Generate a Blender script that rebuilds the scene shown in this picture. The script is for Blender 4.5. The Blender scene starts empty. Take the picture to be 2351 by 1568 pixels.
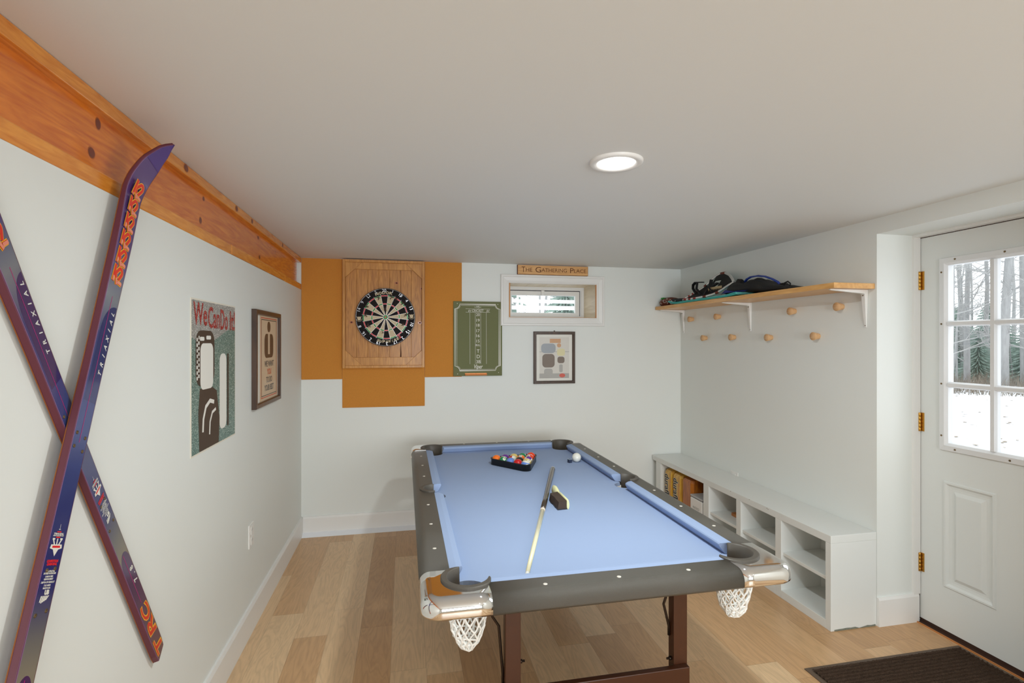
import bpy, bmesh, math, random
from mathutils import Matrix, Vector
from mathutils.geometry import tessellate_polygon
R = random.Random(7)
PI = math.pi
sc = bpy.context.scene
COL = sc.collection

# ------------------------------------------------------------------ helpers
def lin(c):
    c /= 255.0
    return c / 12.92 if c <= 0.04045 else ((c + 0.055) / 1.055) ** 2.4
def S(r, g, b):
    return (lin(r), lin(g), lin(b), 1.0)

class MB:
    """collects shapes and links them as one mesh object"""
    def __init__(s):
        s.v = []; s.f = []; s.m = []; s.sm = []; s.k = 0
    def add(s, vs, fs, mi=0, M=None, sm=False):
        o = len(s.v)
        s.v += [(M @ Vector(v)) if M is not None else Vector(v) for v in vs]
        for f in fs:
            s.f.append([i + o for i in f]); s.m.append(mi); s.sm.append(sm)
    def box(s, x0, x1, y0, y1, z0, z1, mi=0, M=None):
        v = [(x, y, z) for x in (x0, x1) for y in (y0, y1) for z in (z0, z1)]
        s.add(v, [(0, 1, 3, 2), (4, 6, 7, 5), (0, 4, 5, 1), (2, 3, 7, 6), (0, 2, 6, 4), (1, 5, 7, 3)], mi, M)
    def flat(s, poly, z=0, mi=0, M=None, holes=()):
        loops = [[Vector((p[0], p[1], 0)) for p in poly]] + [[Vector((p[0], p[1], 0)) for p in h] for h in holes]
        pts = [p for l in loops for p in l]
        s.add([(p.x, p.y, z) for p in pts], [tuple(t) for t in tessellate_polygon(loops)], mi, M)
    def prism(s, poly, z0, z1, mi=0, M=None, sm=False, holes=()):
        for z in (z0, z1):
            s.flat(poly, z, mi, M, holes)
        for l in [poly] + list(holes):
            n = len(l)
            s.add([(p[0], p[1], z0) for p in l] + [(p[0], p[1], z1) for p in l],
                  [(i, (i + 1) % n, n + (i + 1) % n, n + i) for i in range(n)], mi, M, sm)
    def loft(s, rings, mi=0, M=None, sm=True, cap=True, closed=True, ends=False):
        n = len(rings[0]); vs = [p for r in rings for p in r]; fs = []
        k = n if closed else n - 1
        m = len(rings) if ends else len(rings) - 1
        for a in range(m):
            b = (a + 1) % len(rings)
            for i in range(k):
                j = (i + 1) % n
                fs.append((a * n + i, a * n + j, b * n + j, b * n + i))
        s.add(vs, fs, mi, M, sm)
        if cap and not ends:
            for r in (rings[0], rings[-1]):
                s.add(list(r), [tuple(range(n))], mi, M)
    def tube(s, pts, r, n=8, mi=0, M=None, closed=False, cap=True):
        P = [Vector(p) for p in pts]; rings = []; N = len(P)
        prev = None
        for i, p in enumerate(P):
            a = P[(i - 1) % N] if (closed or i > 0) else p
            b = P[(i + 1) % N] if (closed or i < N - 1) else p
            t = (b - a).normalized()
            if prev is None:
                u = t.orthogonal().normalized()
            else:
                u = prev - t * prev.dot(t)
                u = u.normalized() if u.length > 1e-6 else t.orthogonal().normalized()
            prev = u; w = t.cross(u)
            rr = r[i] if isinstance(r, (list, tuple)) else r
            rings.append([p + (u * math.cos(q) + w * math.sin(q)) * rr for q in [2 * PI * k / n for k in range(n)]])
        s.loft(rings, mi, M, True, cap, True, closed)
    def lathe(s, prof, n=24, mi=0, M=None, sm=True, cap=True):
        s.loft([[(r * math.cos(2 * PI * k / n), r * math.sin(2 * PI * k / n), z) for k in range(n)] for r, z in prof], mi, M, sm, cap)
    def disc(s, r, z=0, mi=0, M=None, n=20, rx=None):
        s.add([((rx or r) * math.cos(2 * PI * k / n), r * math.sin(2 * PI * k / n), z) for k in range(n)], [tuple(range(n))], mi, M)
    def sphere(s, r, nu=28, nv=16, mi=0, M=None):
        prof = [(max(1e-5, r * math.sin(PI * k / nv)), -r * math.cos(PI * k / nv)) for k in range(nv + 1)]
        s.lathe(prof, nu, mi, M, True, False)
    def strip(s, pts, w, z=0, mi=0, M=None, closed=False):
        """flat ribbon of width w along 2-D points"""
        s.k += 1; z += 2.5e-5 * (s.k % 9)
        P = [Vector((p[0], p[1])) for p in pts]; N = len(P); L = []; Rr = []
        for i, p in enumerate(P):
            a = P[(i - 1) % N] if (closed or i > 0) else p
            b = P[(i + 1) % N] if (closed or i < N - 1) else p
            t = (b - a).normalized(); q = Vector((-t.y, t.x))
            k = 1.0
            if a != p and b != p:
                c = q.dot(Vector((-(b - p).normalized().y, (b - p).normalized().x)))
                k = 1 / max(0.5, c)
            L.append(p + q * w / 2 * k); Rr.append(p - q * w / 2 * k)
        vs = [(p.x, p.y, z) for p in L] + [(p.x, p.y, z) for p in Rr]
        s.add(vs, [(i, (i + 1) % N, N + (i + 1) % N, N + i) for i in range(N if closed else N - 1)], mi, M)
    def text(s, t, size, M, mi=0, bold=0.0, shear=0.0, ax='CENTER', ay='CENTER', fit=None, ext=0.0):
        cu = bpy.data.curves.new('t', 'FONT'); cu.body = t; cu.size = size; cu.shear = shear; cu.offset = bold
        cu.align_x = ax; cu.align_y = ay; cu.resolution_u = 3; cu.extrude = ext
        ob = bpy.data.objects.new('t', cu); COL.objects.link(ob)
        me = bpy.data.meshes.new_from_object(ob)
        vs = [v.co.copy() for v in me.vertices]
        if fit and vs:
            x0 = min(v.x for v in vs); x1 = max(v.x for v in vs)
            y0 = min(v.y for v in vs); y1 = max(v.y for v in vs)
            fx = fit[0] / max(1e-6, x1 - x0); fy = (fit[1] / max(1e-6, y1 - y0)) if len(fit) > 1 and fit[1] else 1
            cx_ = (x0 + x1) / 2; cy_ = (y0 + y1) / 2
            for v in vs:
                v.x = (v.x - cx_) * fx; v.y = (v.y - cy_) * fy if fy != 1 else v.y
        s.add(vs, [tuple(p.vertices) for p in me.polygons], mi, M)
        bpy.data.objects.remove(ob); bpy.data.curves.remove(cu); bpy.data.meshes.remove(me)
    def frame(s, M, u0, u1, v0, v1, prof, mi=0, fill=False):
        """mitred moulding: prof = [(inset, height), ...]"""
        loops = [[(u0 + a, v0 + a, h), (u1 - a, v0 + a, h), (u1 - a, v1 - a, h), (u0 + a, v1 - a, h)] for a, h in prof]
        s.loft(loops, mi, M, False, False)
        if fill:
            s.add(loops[-1], [(0, 1, 2, 3)], mi, M)
    def build(s, name, mats, parent=None, local=False, loc=None, bevel=0, seg=2):
        me = bpy.data.meshes.new(name); o = bpy.data.objects.new(name, me)
        base = Vector((0, 0, 0))
        if parent is not None:
            if not local:
                base = wloc(parent)
        elif loc is not None:
            base = Vector(loc)
        elif not local:
            xs = [v.x for v in s.v]; ys = [v.y for v in s.v]; zs = [v.z for v in s.v]
            base = Vector(((min(xs) + max(xs)) / 2, (min(ys) + max(ys)) / 2, min(zs)))
        me.from_pydata([tuple(v - base) for v in s.v], [], s.f)
        for m in (mats if isinstance(mats, (list, tuple)) else [mats]):
            me.materials.append(m)
        me.polygons.foreach_set('material_index', s.m)
        me.polygons.foreach_set('use_smooth', s.sm)
        bm = bmesh.new(); bm.from_mesh(me)
        bmesh.ops.remove_doubles(bm, verts=bm.verts, dist=2e-6)
        bmesh.ops.recalc_face_normals(bm, faces=bm.faces)
        bm.to_mesh(me); bm.free()
        COL.objects.link(o)
        if parent is not None:
            o.parent = parent
        else:
            o.location = base
        if bevel:
            b = o.modifiers.new('bevel', 'BEVEL'); b.width = bevel; b.segments = seg; b.limit_method = 'ANGLE'; b.angle_limit = 0.7
            b.harden_normals = False
        return o

def wloc(o):
    v = Vector((0, 0, 0))
    while o is not None:
        v += o.location; o = o.parent
    return v
def thing(name, label, cat, loc=(0, 0, 0), group=None, M=None):
    o = bpy.data.objects.new(name, None); COL.objects.link(o); o.empty_display_size = .05
    if M is not None:
        o.matrix_world = M; o.matrix_basis = M
    else:
        o.location = loc
    return tag(o, label, cat, group)
def tag(o, label, cat, group=None, kind=None):
    o['label'] = label; o['category'] = cat
    if group: o['group'] = group
    if kind: o['kind'] = kind
    return o
def struct(o, label=None):
    o['kind'] = 'structure'
    if label: o['label'] = label
    return o
def copy_tree(o, parent=None):
    c = o.copy(); COL.objects.link(c)
    if parent is not None:
        c.parent = parent
    for ch in list(o.children):
        copy_tree(ch, c)
    return c
def fr(x, y, z, side):
    """frame with u right, v up, w out of the surface"""
    b = {'back': ((1, 0, 0), (0, 0, 1), (0, -1, 0)), 'left': ((0, 1, 0), (0, 0, 1), (1, 0, 0)),
         'right': ((0, -1, 0), (0, 0, 1), (-1, 0, 0)), 'top': ((1, 0, 0), (0, 1, 0), (0, 0, 1)),
         'front': ((-1, 0, 0), (0, 0, 1), (0, 1, 0))}[side]
    M = Matrix.Identity(4)
    for i in range(3):
        for k in range(3):
            M[k][i] = b[i][k]
    M[0][3], M[1][3], M[2][3] = x, y, z
    return M
def axes(o, x, y, z):
    M = Matrix.Identity(4)
    for i, a in enumerate((x, y, z)):
        a = Vector(a).normalized()
        for k in range(3):
            M[k][i] = a[k]
    for k in range(3):
        M[k][3] = o[k]
    return M
T = Matrix.Translation
def RZ(a): return Matrix.Rotation(a, 4, 'Z')

# ------------------------------------------------------------------ materials
def nodes(name):
    m = bpy.data.materials.new(name); m.use_nodes = True
    nt = m.node_tree; return m, nt, nt.nodes['Principled BSDF']
def mat(name, col, rough=.5, metal=0.0, spec=.5, coat=0.0, var=0.0, vscale=20, bump=0.0, bscale=200, stretch=(1, 1, 1), trans=0):
    m, nt, p = nodes(name)
    p.inputs['Base Color'].default_value = col; p.inputs['Roughness'].default_value = rough
    p.inputs['Metallic'].default_value = metal; p.inputs['Specular IOR Level'].default_value = spec
    p.inputs['Coat Weight'].default_value = coat; p.inputs['Coat Roughness'].default_value = .08
    if var or bump:
        tc = nt.nodes.new('ShaderNodeTexCoord'); mp = nt.nodes.new('ShaderNodeMapping')
        mp.inputs['Scale'].default_value = stretch
        nt.links.new(tc.outputs['Object'], mp.inputs['Vector'])
    if var:
        n = nt.nodes.new('ShaderNodeTexNoise'); n.inputs['Scale'].default_value = vscale; n.inputs['Detail'].default_value = 4
        nt.links.new(mp.outputs[0], n.inputs['Vector'])
        mx = nt.nodes.new('ShaderNodeMix'); mx.data_type = 'RGBA'
        mx.inputs['A'].default_value = [max(0, c * (1 - var)) for c in col[:3]] + [1]
        mx.inputs['B'].default_value = [min(1, c * (1 + var)) for c in col[:3]] + [1]
        nt.links.new(n.outputs['Fac'], mx.inputs['Factor']); nt.links.new(mx.outputs['Result'], p.inputs['Base Color'])
    if bump:
        n = nt.nodes.new('ShaderNodeTexNoise'); n.inputs['Scale'].default_value = bscale; n.inputs['Detail'].default_value = 3
        nt.links.new(mp.outputs[0], n.inputs['Vector'])
        b = nt.nodes.new('ShaderNodeBump'); b.inputs['Strength'].default_value = bump; b.inputs['Distance'].default_value = .002
        nt.links.new(n.outputs['Fac'], b.inputs['Height']); nt.links.new(b.outputs[0], p.inputs['Normal'])
    return m
def wood(name, c1, c2, axis='Y', scale=14, rough=.35, coat=.3, dist=2.5, stretch=9):
    """long-grained timber"""
    m, nt, p = nodes(name)
    L = nt.links.new
    tc = nt.nodes.new('ShaderNodeTexCoord'); mp = nt.nodes.new('ShaderNodeMapping')
    s = [stretch] * 3; s['XYZ'.index(axis)] = 1
    mp.inputs['Scale'].default_value = s
    L(tc.outputs['Object'], mp.inputs['Vector'])
    n1 = nt.nodes.new('ShaderNodeTexNoise'); n1.inputs['Scale'].default_value = scale * .22; n1.inputs['Detail'].default_value = 6; n1.inputs['Distortion'].default_value = dist
    n2 = nt.nodes.new('ShaderNodeTexNoise'); n2.inputs['Scale'].default_value = scale * 1.3; n2.inputs['Detail'].default_value = 5
    L(mp.outputs[0], n1.inputs['Vector']); L(mp.outputs[0], n2.inputs['Vector'])
    ad = nt.nodes.new('ShaderNodeMath'); ad.operation = 'MULTIPLY_ADD'; ad.inputs[1].default_value = .35
    L(n2.outputs['Fac'], ad.inputs[0]); L(n1.outputs['Fac'], ad.inputs[2])
    cr = nt.nodes.new('ShaderNodeValToRGB'); cr.color_ramp.elements[0].position = .42; cr.color_ramp.elements[1].position = .9
    cr.color_ramp.elements[0].color = c1; cr.color_ramp.elements[1].color = c2
    L(ad.outputs[0], cr.inputs['Fac']); L(cr.outputs[0], p.inputs['Base Color'])
    p.inputs['Roughness'].default_value = rough; p.inputs['Coat Weight'].default_value = coat; p.inputs['Coat Roughness'].default_value = .15
    return m
def emit(name, col, st):
    m, nt, p = nodes(name)
    p.inputs['Base Color'].default_value = (.9, .9, .9, 1)
    p.inputs['Emission Color'].default_value = col; p.inputs['Emission Strength'].default_value = st
    return m

M_wall = mat('wall_paint', (.765, .79, .765, 1), .55, spec=.3, bump=.08, bscale=90)
M_ceil = mat('ceiling_paint', (.75, .76, .745, 1), .6, spec=.25, bump=.06, bscale=60)
M_trim = mat('white_trim_paint', (.80, .795, .775, 1), .35, spec=.4)
M_door = mat('door_paint', (.74, .765, .75, 1), .38, spec=.4)
M_white = mat('white_furniture_paint', (.74, .76, .74, 1), .38, spec=.45)
M_raw = mat('chipped_wood', S(105, 78, 52), .8)
M_grime = mat('bare_patch', S(120, 124, 112), .85, var=.4, vscale=90)
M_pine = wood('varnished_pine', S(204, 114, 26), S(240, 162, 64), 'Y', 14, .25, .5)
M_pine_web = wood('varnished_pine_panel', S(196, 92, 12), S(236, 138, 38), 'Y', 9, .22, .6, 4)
M_knot = mat('pine_knot', S(112, 42, 22), .35, coat=.4, var=.4, vscale=60)
M_knot2 = mat('pine_knot_halo', S(182, 96, 24), .3, coat=.4, var=.3, vscale=50)
M_cork = mat('cork', S(200, 132, 50), .85, var=.28, vscale=420, bump=.3, bscale=500)
M_board = wood('stained_spruce', S(158, 98, 36), S(206, 144, 66), 'Z', 12, .5, .1, 4)
M_board2 = wood('stained_spruce_edge', S(168, 108, 42), S(212, 152, 74), 'Z', 10, .5, .1, 3)
M_seam = mat('dark_gap', S(84, 46, 20), .8)
M_black = mat('black', S(16, 16, 17), .6)
M_blackrub = mat('black_plastic', S(24, 23, 23), .35)
M_cream = mat('sisal_cream', S(206, 190, 160), .9, var=.08, vscale=300)
M_red = mat('sisal_red', S(205, 22, 24), .8)
M_green = mat('sisal_green', S(14, 140, 48), .8)
M_dblack = mat('sisal_black', S(20, 15, 16), .9)
M_wire = mat('wire_steel', (.6, .6, .62, 1), .3, 1)
M_print = mat('white_print', S(226, 224, 214), .6)
M_chalk_g = mat('green_board', S(106, 110, 70), .7, var=.08, vscale=200)
M_copper = mat('copper_tray', S(205, 128, 72), .35, .6)
M_sign = wood('sign_wood', S(196, 142, 82), S(226, 178, 118), 'X', 9, .5, .1, 2)
M_burn = mat('burnt_letters', S(98, 52, 22), .8)
M_edge = mat('burnt_edge', S(104, 50, 22), .7)
M_frame = wood('dark_walnut_frame', S(50, 32, 20), S(76, 50, 32), 'Z', 12, .35, .2)
M_paper = mat('paper', S(226, 220, 206), .7)
M_mat_w = mat('mount_board', S(232, 230, 222), .7)
M_lining = wood('window_lining_wood', S(205, 190, 160), S(226, 214, 190), 'Y', 6, .5, .1)
M_liningedge = mat('bare_wood_edge', S(196, 140, 88), .6)
M_vinyl = mat('white_vinyl', (.78, .79, .8, 1), .3)
M_gasket = mat('dark_gasket', S(52, 44, 46), .6)
M_shelf = wood('pine_shelf', S(200, 144, 76), S(226, 176, 108), 'Y', 8, .4, .2, 3)
M_peg = wood('beech_peg', S(206, 160, 110), S(224, 184, 138), 'X', 20, .5, .05)
M_brk = mat('bracket_white', (.8, .8, .78, 1), .3)
M_screw = mat('screw', S(120, 100, 70), .4, .8)
M_brass = mat('brass', S(196, 150, 70), .3, .9)
M_felt = mat('blue_felt', (.315, .405, .60, 1), .95, spec=.1, var=.05, vscale=500, bump=.1, bscale=900)
M_rail = mat('black_vinyl_rail', S(78, 74, 66), .38, spec=.6, var=.25, vscale=700, bump=.6, bscale=1100)
M_chrome = mat('chrome', (.86, .85, .84, 1), .06, 1)
M_pocket = mat('pocket_plastic', S(80, 75, 68), .5)
M_net = mat('net_cord', (.82, .81, .77, 1), .7)
M_dot = mat('sight_pearl', S(222, 216, 205), .3)
M_leg = mat('leg_laminate', S(70, 36, 15), .4, spec=.5, var=.12, vscale=40)
M_iron = mat('dark_steel', S(60, 48, 40), .35, .8)
M_cueblk = mat('cue_butt', S(58, 48, 40), .2, coat=.6)
M_cuewht = mat('cue_shaft', S(228, 222, 186), .3, coat=.4, var=.05, vscale=30)
M_collar = mat('cue_collar', S(232, 214, 198), .3)
M_brush = mat('brush_handle', S(228, 228, 176), .4)
M_bristle = mat('brush_bristle', S(66, 52, 42), .8, var=.5, vscale=300, stretch=(1, 6, 6))
M_cubeblue = mat('cue_chalk', S(40, 50, 74), .8)
M_cubetop = mat('chalk_paper', S(180, 200, 214), .7)
M_maroon = mat('ski_sidewall', S(94, 40, 54), .4, spec=.5)
M_skiedge = mat('ski_base_edge', S(150, 88, 42), .4, .5)
M_skiline = mat('ski_cap_edge', S(128, 92, 136), .4)
M_navy = mat('ski_navy', S(40, 44, 104), .12, coat=.5)
M_plum = mat('ski_plum', S(66, 26, 84), .14, coat=.5)
M_violet = mat('ski_violet', S(66, 20, 118), .2, coat=.5)
M_yel = mat('print_yellow', S(244, 178, 44), .3)
M_red2 = mat('print_red', S(220, 44, 26), .3)
M_salm = mat('print_salmon', S(232, 140, 118), .3)
M_mag = mat('print_magenta', S(190, 28, 120), .3)
M_logored = mat('print_bright_red', S(220, 30, 36), .4)
M_turq = mat('turquoise_plastic', S(72, 200, 192), .35)
M_alu = mat('aluminium_tube', (.78, .77, .75, 1), .3, .7)
M_band = mat('brown_band', S(112, 52, 36), .6)
M_bandred = mat('red_band', S(150, 44, 36), .6)
M_cloth_blk = mat('black_nylon', S(17, 17, 19), .75, var=.3, vscale=60, bump=.4, bscale=120)
M_blue = mat('blue_nylon', S(28, 44, 140), .5)
M_hose = mat('blue_hose', S(36, 62, 150), .25)
M_bag = mat('brown_cloth', S(104, 48, 28), .8, var=.2, vscale=60)
M_lime = mat('green_tag', S(40, 150, 50), .5)
M_crampon = mat('steel_teeth', S(180, 158, 120), .5, .4)
M_logpack = wood('firelog_wrap', S(176, 116, 18), S(222, 184, 74), 'Z', 16, .35, .3, 1.5)
M_logdark = wood('firelog_wrap_dark', S(120, 52, 12), S(190, 112, 24), 'Z', 22, .35, .3, 1.5)
M_box_w = mat('white_carton', (.78, .77, .74, 1), .5)
M_box_g = mat('carton_lid_grey', S(176, 176, 176), .5)
M_brownbox = mat('brown_carton', S(150, 92, 40), .7, var=.1)
M_rubber = mat('mat_rubber', S(92, 76, 62), .6)
M_carpet = mat('mat_ribbed_pile', S(66, 52, 42), .95, spec=.1, var=.95, vscale=260, bump=.8, bscale=500)
M_outlet = mat('outlet_plastic', (.80, .79, .76, 1), .4)
M_slot = mat('outlet_slot', S(70, 68, 64), .6)
M_snow = mat('snow', (.86, .88, .92, 1), .8, var=.06, vscale=2)
M_leaf = mat('dead_leaves', S(150, 138, 120), .9, var=.3, vscale=8)
M_bark = mat('bark', S(160, 161, 160), .9, var=.3, vscale=4, stretch=(4, 4, 1))
M_twig = mat('twig', S(172, 172, 170), .9)
M_needle = mat('evergreen_needles', S(152, 172, 162), .9, var=.25, vscale=3)
M_brushw = mat('undergrowth', S(128, 120, 108), .9, var=.3, vscale=6)
M_deck = mat('deck_paint', (.9, .9, .9, 1), .6)
M_dark = mat('door_dark_brown', S(60, 34, 20), .8)  # dark brown of the weatherstrip, sweep and threshold
M_thresh = mat('threshold_oak', S(190, 124, 66), .4, coat=.3)
M_lens = emit('lit_lens', (1, .98, .94, 1), 9)

def floor_mat():
    m, nt, p = nodes('oak_plank_floor'); L = nt.links.new; N = nt.nodes.new
    def math_(op, a, b=None, c=None):
        n = N('ShaderNodeMath'); n.operation = op
        for i, v in enumerate((a, b, c)):
            if v is None: continue
            if isinstance(v, (int, float)): n.inputs[i].default_value = v
            else: L(v, n.inputs[i])
        return n.outputs[0]
    tc = N('ShaderNodeTexCoord'); sx = N('ShaderNodeSeparateXYZ'); L(tc.outputs['Object'], sx.inputs[0])
    W, LEN = .158, 1.25
    u = math_('DIVIDE', math_('ADD', sx.outputs[0], 3.38), W)
    row = math_('FLOOR', u); fu = math_('FRACT', u)
    wn = N('ShaderNodeTexWhiteNoise'); wn.noise_dimensions = '1D'; L(row, wn.inputs['W'])
    v = math_('ADD', math_('DIVIDE', math_('ADD', sx.outputs[1], 6), LEN), wn.outputs['Value'])
    colm = math_('FLOOR', v); fv = math_('FRACT', v)
    cb = N('ShaderNodeCombineXYZ'); L(row, cb.inputs[0]); L(colm, cb.inputs[1])
    w2 = N('ShaderNodeTexWhiteNoise'); w2.noise_dimensions = '2D'; L(cb.outputs[0], w2.inputs['Vector'])
    # grain coordinates shifted per plank
    c3 = N('ShaderNodeCombineXYZ')
    L(math_('MULTIPLY_ADD', sx.outputs[0], 7.0, math_('MULTIPLY', w2.outputs['Value'], 37.0)), c3.inputs[0])
    L(math_('MULTIPLY_ADD', sx.outputs[1], .9, math_('MULTIPLY', w2.outputs['Value'], 91.0)), c3.inputs[1])
    n1 = N('ShaderNodeTexNoise'); n1.inputs['Scale'].default_value = 1.6; n1.inputs['Detail'].default_value = 3; n1.inputs['Distortion'].default_value = 1.2
    L(c3.outputs[0], n1.inputs['Vector'])
    rings = math_('FRACT', math_('MULTIPLY', n1.outputs['Fac'], 9.0))
    rings = math_('POWER', math_('ABSOLUTE', math_('SUBTRACT', rings, .5)), 1.5)
    n2 = N('ShaderNodeTexNoise'); n2.inputs['Scale'].default_value = 14; n2.inputs['Detail'].default_value = 5
    L(c3.outputs[0], n2.inputs['Vector'])
    cr = N('ShaderNodeValToRGB'); e = cr.color_ramp.elements
    e[0].position = 0; e[0].color = S(182, 142, 100); e[1].position = 1; e[1].color = S(214, 182, 142)
    x = e.new(.5); x.color = S(197, 157, 114)
    L(w2.outputs['Value'], cr.inputs['Fac'])
    g = math_('ADD', math_('MULTIPLY', rings, -.45), math_('MULTIPLY_ADD', n2.outputs['Fac'], -.22, 1.19))
    seam = math_('MAXIMUM', math_('LESS_THAN', fu, .012), math_('LESS_THAN', fv, .0016))
    g = math_('MULTIPLY', g, math_('MULTIPLY_ADD', seam, -.28, 1.0))
    mx = N('ShaderNodeVectorMath'); mx.operation = 'SCALE'; L(cr.outputs[0], mx.inputs[0]); L(g, mx.inputs['Scale'])
    L(mx.outputs[0], p.inputs['Base Color'])
    p.inputs['Roughness'].default_value = .36; p.inputs['Specular IOR Level'].default_value = .6
    return m
M_floor = floor_mat()

def glass_mat(name, tint):
    m = bpy.data.materials.new(name); m.use_nodes = True; nt = m.node_tree; nt.nodes.clear()
    o = nt.nodes.new('ShaderNodeOutputMaterial'); mx = nt.nodes.new('ShaderNodeMixShader')
    t = nt.nodes.new('ShaderNodeBsdfTransparent'); t.inputs[0].default_value = tint
    g = nt.nodes.new('ShaderNodeBsdfGlossy'); g.inputs['Roughness'].default_value = .01
    mx.inputs[0].default_value = .05
    nt.links.new(t.outputs[0], mx.inputs[1]); nt.links.new(g.outputs[0], mx.inputs[2]); nt.links.new(mx.outputs[0], o.inputs[0])
    return m
M_glass = glass_mat('window_glass', (.97, .985, .985, 1))
M_picglass = glass_mat('picture_glass', (.985, .985, .985, 1))

def glitter(name, c, c2):
    m, nt, p = nodes(name); L = nt.links.new
    tc = nt.nodes.new('ShaderNodeTexCoord'); v = nt.nodes.new('ShaderNodeTexVoronoi'); v.inputs['Scale'].default_value = 420
    L(tc.outputs['Object'], v.inputs['Vector'])
    bw = nt.nodes.new('ShaderNodeSeparateColor'); L(v.outputs['Color'], bw.inputs[0])
    cr = nt.nodes.new('ShaderNodeValToRGB'); e = cr.color_ramp.elements
    e[0].color = [x * .45 for x in c[:3]] + [1]; e[1].color = c2; e[1].position = .97
    k = e.new(.75); k.color = c
    L(bw.outputs[0], cr.inputs['Fac']); L(cr.outputs[0], p.inputs['Base Color'])
    p.inputs['Roughness'].default_value = .45; p.inputs['Metallic'].default_value = .25
    return m
M_gsilver = glitter('silver_glitter', S(176, 178, 174), (.95, .95, .93, 1))
M_gteal = glitter('teal_glitter', S(104, 142, 132), (.85, .95, .9, 1))
M_gred = glitter('red_glitter', S(176, 30, 32), (.9, .35, .3, 1))
M_brownink = mat('brown_ink', S(72, 54, 40), .6)

# ------------------------------------------------------------------ room
XL, YB, XR, H, XD, YR = -.768, 4.165, 2.394, 2.11, 2.66, 2.228
YF = -2.6           # rear end of the room, behind the camera
XE = 2.70           # outer face of the right wall
DY0, DY1, DZ = 1.30, YR, 2.029   # doorway
b = MB(); b.box(XL - .2, XE, YF - .15, YB + .35, -.06, 0)
struct(b.build('floor', M_floor, loc=(0, 0, 0)), 'light oak plank floor')
b = MB(); b.box(XL - .2, XE, YF - .15, YB + .35, H, H + .1)
struct(b.build('ceiling', M_ceil, loc=(0, 0, 0)), 'smooth white painted ceiling')
b = MB(); b.box(XL - .2, XL, YF, YB, 0, 1.866); b.box(XL - .2, XL - .045, YF, YB, 1.866, H)
struct(b.build('wall_left', M_wall, loc=(0, 0, 0)), 'white painted wall on the left')
WX0, WX1, WZ0, WZ1 = .850, 1.597, 1.672, 1.959
b = MB(); b.prism([(XL - .2, 0), (XE, 0), (XE, H), (XL - .2, H)], 0, .35, 0, fr(0, YB + .35, 0, 'back'),
                  holes=[[(WX0 - .012, WZ0 - .012), (WX1 + .012, WZ0 - .012), (WX1 + .012, WZ1 + .012), (WX0 - .012, WZ1 + .012)]])
struct(b.build('wall_back', M_wall, loc=(0, 0, 0)), 'white painted far wall')
b = MB()
b.box(XR, XE, DY1, YB, 0, H); b.box(XR, XE, YF, DY0, 0, H); b.box(XR, XE, DY0, DY1, DZ, H)
struct(b.build('wall_right', M_wall, loc=(0, 0, 0)), 'white painted wall on the right with deep doorway')
b = MB(); b.prism([(XL - .2, 0), (XE, 0), (XE, H), (XL - .2, H)], 0, .15, 0, fr(0, YF - .15, 0, 'back'),
                  holes=[[(-.3, .7), (2.0, .7), (2.0, 1.85), (-.3, 1.85)]])  # opening for the added rear window
struct(b.build('wall_front', M_wall, loc=(0, 0, 0)))
b = MB(); b.frame(fr(0, YF, 0, 'front'), -2.06, .36, .64, 1.91, [(0, 0), (0, .02), (.07, .02), (.07, -.12)])  # unseen window, added behind the camera to carry the fill light
b.box(.82, .88, YF - .12, YF - .07, .7, 1.85)
struct(b.build('added_window', M_trim, loc=(0, 0, 0)))

def board(mb, y0, y1, x0, x1, h, t, mi=0):
    pass
b = MB()
b.prism([(0, 0), (.015, 0), (.015, .125), (.009, .14), (0, .14)], 0, YB - YF, 0, axes((XL, YF, 0), (1, 0, 0), (0, 0, 1), (0, 1, 0)))
struct(b.build('baseboard_left', M_trim, loc=(0, 0, 0)), 'white baseboard along the left wall')
b = MB(); b.prism([(0, 0), (.015, 0), (.015, .125), (.009, .14), (0, .14)], 0, XR - XL - .015, 0, axes((XL + .015, YB, 0), (0, -1, 0), (0, 0, 1), (1, 0, 0)))
struct(b.build('baseboard_back', M_trim, loc=(0, 0, 0)), 'white baseboard under the far wall')
b = MB(); b.prism([(0, 0), (.014, 0), (.014, .135), (.009, .147), (0, .147)], 0, XD - .012 - XR, 0, axes((XR, YR, 0), (0, -1, 0), (0, 0, 1), (1, 0, 0)))
struct(b.build('baseboard_right', M_trim, loc=(0, 0, 0)), 'short white baseboard on the doorway side')
# door jamb strips + threshold
b = MB(); b.box(2.615, XD - .004, YR - .012, YR, .147, DZ - .012); b.box(2.615, XD - .004, DY0, YR, DZ - .012, DZ); b.box(XD - .004, XE + .02, DY0, YR, DZ - .012, DZ + .02); b.box(XD + .0355, XE + .02, DY0, YR, DZ - .03, DZ - .012); b.box(XD + .0355, XE + .02, YR - .03, YR, .01, DZ - .03); b.box(XD + .0355, XE + .02, DY0, DY0 + .03, .01, DZ - .03)
struct(b.build('trim_1', M_trim, loc=(0, 0, 0)), 'white door jamb strip')
b = MB(); b.box(2.630, 2.637, DY0, YR, 0, .006); b.box(2.637, XE, DY0, YR, 0, .0045, 1)
struct(b.build('trim_2', [M_thresh, M_dark], loc=(0, 0, 0)), 'dark threshold with narrow oak strip under the door')

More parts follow.
